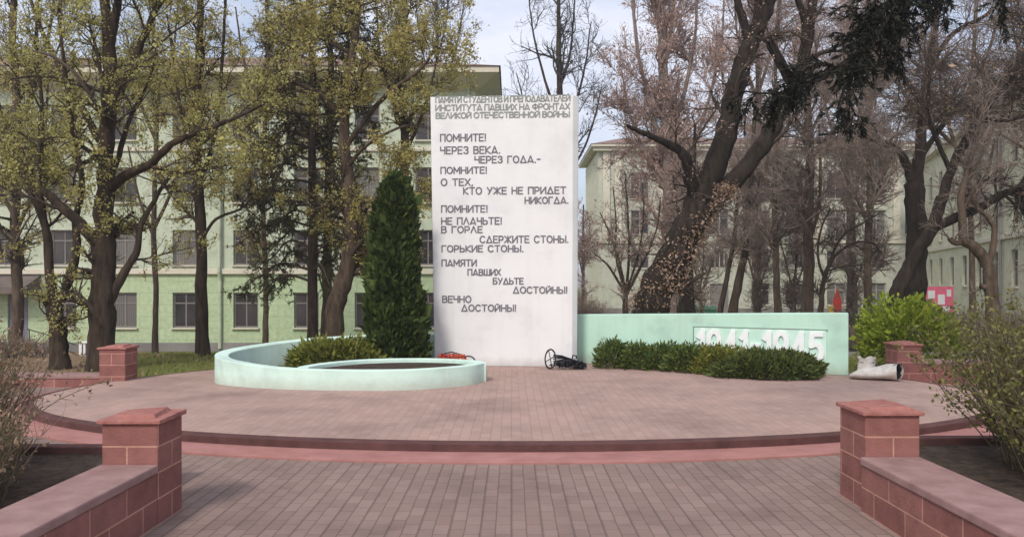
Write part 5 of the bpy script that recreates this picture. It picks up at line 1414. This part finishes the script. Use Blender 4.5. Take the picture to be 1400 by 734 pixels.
for q in range(3): k_.tube([(.12 * math.cos(a) , .03 * q + .05 * math.sin(a), .12 + .10 * math.sin(a)) for a in np.linspace(0, 2 * math.pi, 18, endpoint=False)], .012, 5, closed=True)
k_.build('ring', M['iron'], fb2)

# the two white sacks by the end of the mint wall
def sack_profile(rings, n=20, seed=1):
    """rings: (cx, cy, cz, ry, rz) along x; returns closed skin with an open right mouth"""
    rg = np.random.default_rng(seed); V_, F_ = [], []
    for i, (cx_, cy_, cz_, ry_, rz_2) in enumerate(rings):
        for j in range(n):
            a = 2 * math.pi * j / n
            w = 1 + .10 * math.sin(3 * a + i) + rg.normal() * .03
            V_.append((cx_ + rg.normal() * .014, cy_ + ry_ * math.cos(a) * w, max(.004, cz_ + rz_2 * math.sin(a) * (w + rg.normal() * .06))))
    for i in range(len(rings) - 1):
        for j in range(n): F_.append((i * n + j, i * n + (j + 1) % n, (i + 1) * n + (j + 1) % n, (i + 1) * n + j))
    F_.append(tuple(range(n)))
    return V_, F_
s1 = empty('white_sack', (PX(1205, 12.1), 12.1, PT), -.72); s1.scale = (1.05, 1.2, 1.45); tag(s1, 'white sack lying flat with its black open mouth turned towards the right', 'sack')
v_, f_ = sack_profile([(-.40, -.10, .025, .10, .018), (-.32, -.08, .04, .20, .036), (-.20, -.04, .065, .23, .066), (-.05, -.02, .06, .19, .062), (.08, 0, .085, .19, .085), (.17, 0, .082, .165, .085), (.25, -.01, .098, .15, .10)])
mb = MB(); mb.add(v_, f_); o = mb.build('sack_body', M['sack'], s1, smooth=True)
md = o.modifiers.new('subsurf', 'SUBSURF'); md.levels = 1; md.render_levels = 1
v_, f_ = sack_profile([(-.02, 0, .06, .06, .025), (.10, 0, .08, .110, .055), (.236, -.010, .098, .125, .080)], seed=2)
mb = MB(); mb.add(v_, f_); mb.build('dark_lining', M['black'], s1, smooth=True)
s2_ = empty('white_bag', (PX(1185, 12.45), 12.45, PT)); tag(s2_, 'small crumpled white bag standing upright behind the lying sack', 'bag')
V_, F_ = [], []
rg = np.random.default_rng(4); n = 18
for i, (z, r) in enumerate([(0.004, .12), (.08, .145), (.17, .125), (.24, .115), (.30, .135)]):
    for j in range(n):
        a = 2 * math.pi * j / n; w = 1 + .10 * math.sin(4 * a + i) + rg.normal() * .04
        V_.append((r * w * math.cos(a), r * .75 * w * math.sin(a), z + (rg.normal() * .015 if i > 0 else 0)))
for i in range(4):
    for j in range(n): F_.append((i * n + j, i * n + (j + 1) % n, (i + 1) * n + (j + 1) % n, (i + 1) * n + j))
F_.append(tuple(range(n)))
mb = MB(); mb.add(V_, F_); mb.build('bag_body', M['sack'], s2_, smooth=True)
mb = MB(); mb.prism([(.115 * math.cos(a), .085 * math.sin(a)) for a in np.linspace(0, 2 * math.pi, 16, endpoint=False)], .22, .235); mb.build('bag_contents', M['soil'], s2_)

# things far off behind the wall
pp = empty('play_post', (PX(1142, 44), 44, LOW)); tag(pp, 'red and yellow play post standing before the far building', 'play post')
c_ = MB(); c_.box(-.35, -.1, -.1, .1, 0, 2.0); c_.build('post', M['yellow'], pp, bevel=.03)
c_ = MB(); c_.box(-.1, .3, -.14, .06, .7, 2.2); c_.add([(-.15, -.04, 2.2), (.35, -.04, 2.2), (.1, -.04, 3.0), (-.15, .02, 2.2), (.35, .02, 2.2), (.1, .02, 3.0)], [(0, 1, 2), (5, 4, 3), (0, 1, 4, 3), (1, 2, 5, 4), (2, 0, 3, 5)]); c_.build('panel', M['red'], pp)
cl = empty('climbing_frame', (PX(1160, 44), 44, LOW)); tag(cl, 'dark climbing frame of crossed bars right of the red play post', 'climbing frame')
c_ = MB()
for k in range(4): c_.tube([(-.55 + k * .37, 0, 0), (-.55 + k * .37, 0, 1.5)], .04, 5)
for k in range(3): c_.tube([(-.6, 0, .4 + k * .5), (.6, 0, .4 + k * .5)], .04, 5)
c_.tube([(-.55, .05, 0), (.55, .05, 1.5)], .04, 5); c_.tube([(.55, .08, 0), (-.55, .08, 1.5)], .04, 5)
c_.build('bars', M['iron'], cl)
sg = empty('street_banner', (PX(1283, 40), 40, LOW)); tag(sg, 'pink and white banner on posts seen past the leaning bare tree', 'banner')
c_ = MB(); c_.box(-.75, .75, -.03, .03, 1.7, 3.1); c_.build('board', M['pink'], sg)
c_ = MB(); 
for (a, b, c, d) in ((-.55, -.2, 2.5, 2.9), (-.05, .3, 2.2, 2.7), (.1, .55, 1.85, 2.1), (-.6, -.25, 1.85, 2.2), (.4, .62, 2.6, 2.95)): c_.box(a, b, -.045, -.032, c, d)
c_.build('white_marks', M['white'], sg)
c_ = MB(); c_.tube([(-.7, .06, 0), (-.7, .06, 3.1)], .04, 6); c_.tube([(.7, .06, 0), (.7, .06, 3.1)], .04, 6); c_.build('posts', M['iron'], sg)
rt = empty('red_tent', (PX(1252, 42), 42, LOW)); tag(rt, 'small faded red tent roof showing just above the bright green bush', 'tent')
c_ = MB(); c_.add([(-1, -1, 2.5), (1, -1, 2.5), (1, 1, 2.5), (-1, 1, 2.5), (0, 0, 3.3), (-1, -1, 2.2), (1, -1, 2.2), (1, 1, 2.2), (-1, 1, 2.2)], [(0, 1, 4), (1, 2, 4), (2, 3, 4), (3, 0, 4), (5, 6, 1, 0), (6, 7, 2, 1), (7, 8, 3, 2), (8, 5, 0, 3)])
M['faded_red'] = plain_mat('faded_red_cloth', (0.45, 0.13, 0.10), .8)
c_.build('tent_roof', M['faded_red'], rt)
c_ = MB(); [c_.tube([(sx_, sy_, 0), (sx_, sy_, 2.3)], .035, 6) for sx_ in (-.95, .95) for sy_ in (-.95, .95)]; c_.build('posts', M['iron'], rt)
gbn = empty('waste_bin', (PX(962, 60), 60, LOW)); tag(gbn, 'dark green wheeled waste container beside the arched entrance', 'waste bin')
c_ = MB(); c_.add([(-.7, -.45, .15), (.7, -.45, .15), (.7, .45, .15), (-.7, .45, .15), (-.85, -.55, 1.25), (.85, -.55, 1.25), (.85, .55, 1.25), (-.85, .55, 1.25)], [(0, 3, 2, 1), (0, 1, 5, 4), (1, 2, 6, 5), (2, 3, 7, 6), (3, 0, 4, 7)]); c_.build('body', M['bin_green'], gbn)
c_ = MB(); c_.add([(-.9, -.6, 1.253), (.9, -.6, 1.253), (.9, .6, 1.253), (-.9, .6, 1.253), (-.9, 0, 1.5), (.9, 0, 1.5)], [(0, 1, 5, 4), (2, 3, 4, 5), (1, 2, 5), (3, 0, 4), (0, 3, 2, 1)]); c_.build('lid', M['bin_green'], gbn)
c_ = MB(); [c_.tube([(a, b - .03, .08), (a, b + .03, .08)], .08, 10) for a in (-.55, .55) for b in (-.35, .35)]; c_.build('wheels', M['black'], gbn)
# low iron fence seen past the right end of the mint wall
fe = empty('iron_fence', (PX(1150, 17.6), 17.6, gz(0, 17.6))); tag(fe, 'low dark iron railing on a pale kerb past the end of the mint wall', 'fence')
c_ = MB(); c_.box(-.6, 3.2, -.05, .05, -.1, .12); c_.build('kerb', M['plinth'], fe)
c_ = MB(); c_.tube([(-.6, 0, .46), (3.2, 0, .46)], .014, 5); c_.tube([(-.6, 0, .18), (3.2, 0, .18)], .014, 5)
for k in range(34): c_.tube([(-.55 + k * .11, 0, .12), (-.55 + k * .11, 0, .46)], .009, 4)
c_.build('bars', M['iron'], fe)

# ------------------------------------------------------------------ thin spring haze
hz = MB(); hz.box(-420, 420, -70, 620, LOW - 1.0, 45)
hm = bpy.data.materials.new('haze'); hm.use_nodes = True
hn = hm.node_tree.nodes; hn.remove(hn['Principled BSDF'])
pv = hn.new('ShaderNodeVolumePrincipled'); pv.inputs['Color'].default_value = (0.93, 0.94, 0.97, 1); pv.inputs['Density'].default_value = 0.0014; pv.inputs['Anisotropy'].default_value = 0.2
hm.node_tree.links.new(pv.outputs['Volume'], hn['Material Output'].inputs['Volume'])
tag(hz.build('haze', hm), kind='stuff')

# ------------------------------------------------------------------ grass and litter
def scatter(name, n, xr, yr, size, mat, avoid):
    pts = []
    while len(pts) < n:
        x, y = rng.uniform(*xr), rng.uniform(*yr)
        if avoid(x, y): continue
        pts.append((x, y, gz(x, y) - .02))
    pts = np.array(pts)
    V_, F_ = leaves(pts, size, .12, dirs=np.array([0, 0, 1.6]), spread=.5)
    V_[:, 2] = np.maximum(V_[:, 2], np.repeat(pts[:, 2], 4))
    o = link(name, np_mesh(name, V_, F_), mat)
    tag(o, kind='stuff')
    return o
def on_plat(x, y):
    return ((x - .05) / 6.9) ** 2 + ((y - 10.7) / (3.9 if y < 10.7 else 5.4)) ** 2 < 1
tag(scatter('grass', 30000, (-14, -1.2), (12.4, 33), .085, M['grass'], lambda x, y: on_plat(x, y) or x + .42 * y - 5.5 < -7.0 + rng.normal() * .5), 'short green and yellow grass on the lawns behind the platform', 'grass')
o2 = scatter('grass', 11000, (4.5, 9.5), (12.8, 20), .085, M['grass'], on_plat)
tag(o2, 'short green grass on the lawn behind the right red pillar', 'grass')
pts = []
while len(pts) < 1800:
    x, y = rng.uniform(-14, -6.2), rng.uniform(12.3, 24)
    pts.append((x, y, gz(x, y) + .003))
V_, F_ = leaves(np.array(pts), .07, .7); V_[:, 2] = np.maximum(V_[:, 2], np.repeat(np.array(pts)[:, 2], 4))
tag(link('leaf_litter', np_mesh('leaf_litter', V_, F_), M['leaf_dry']), 'fallen dry leaves on the bare earth under the left trees', 'leaf litter', kind='stuff')
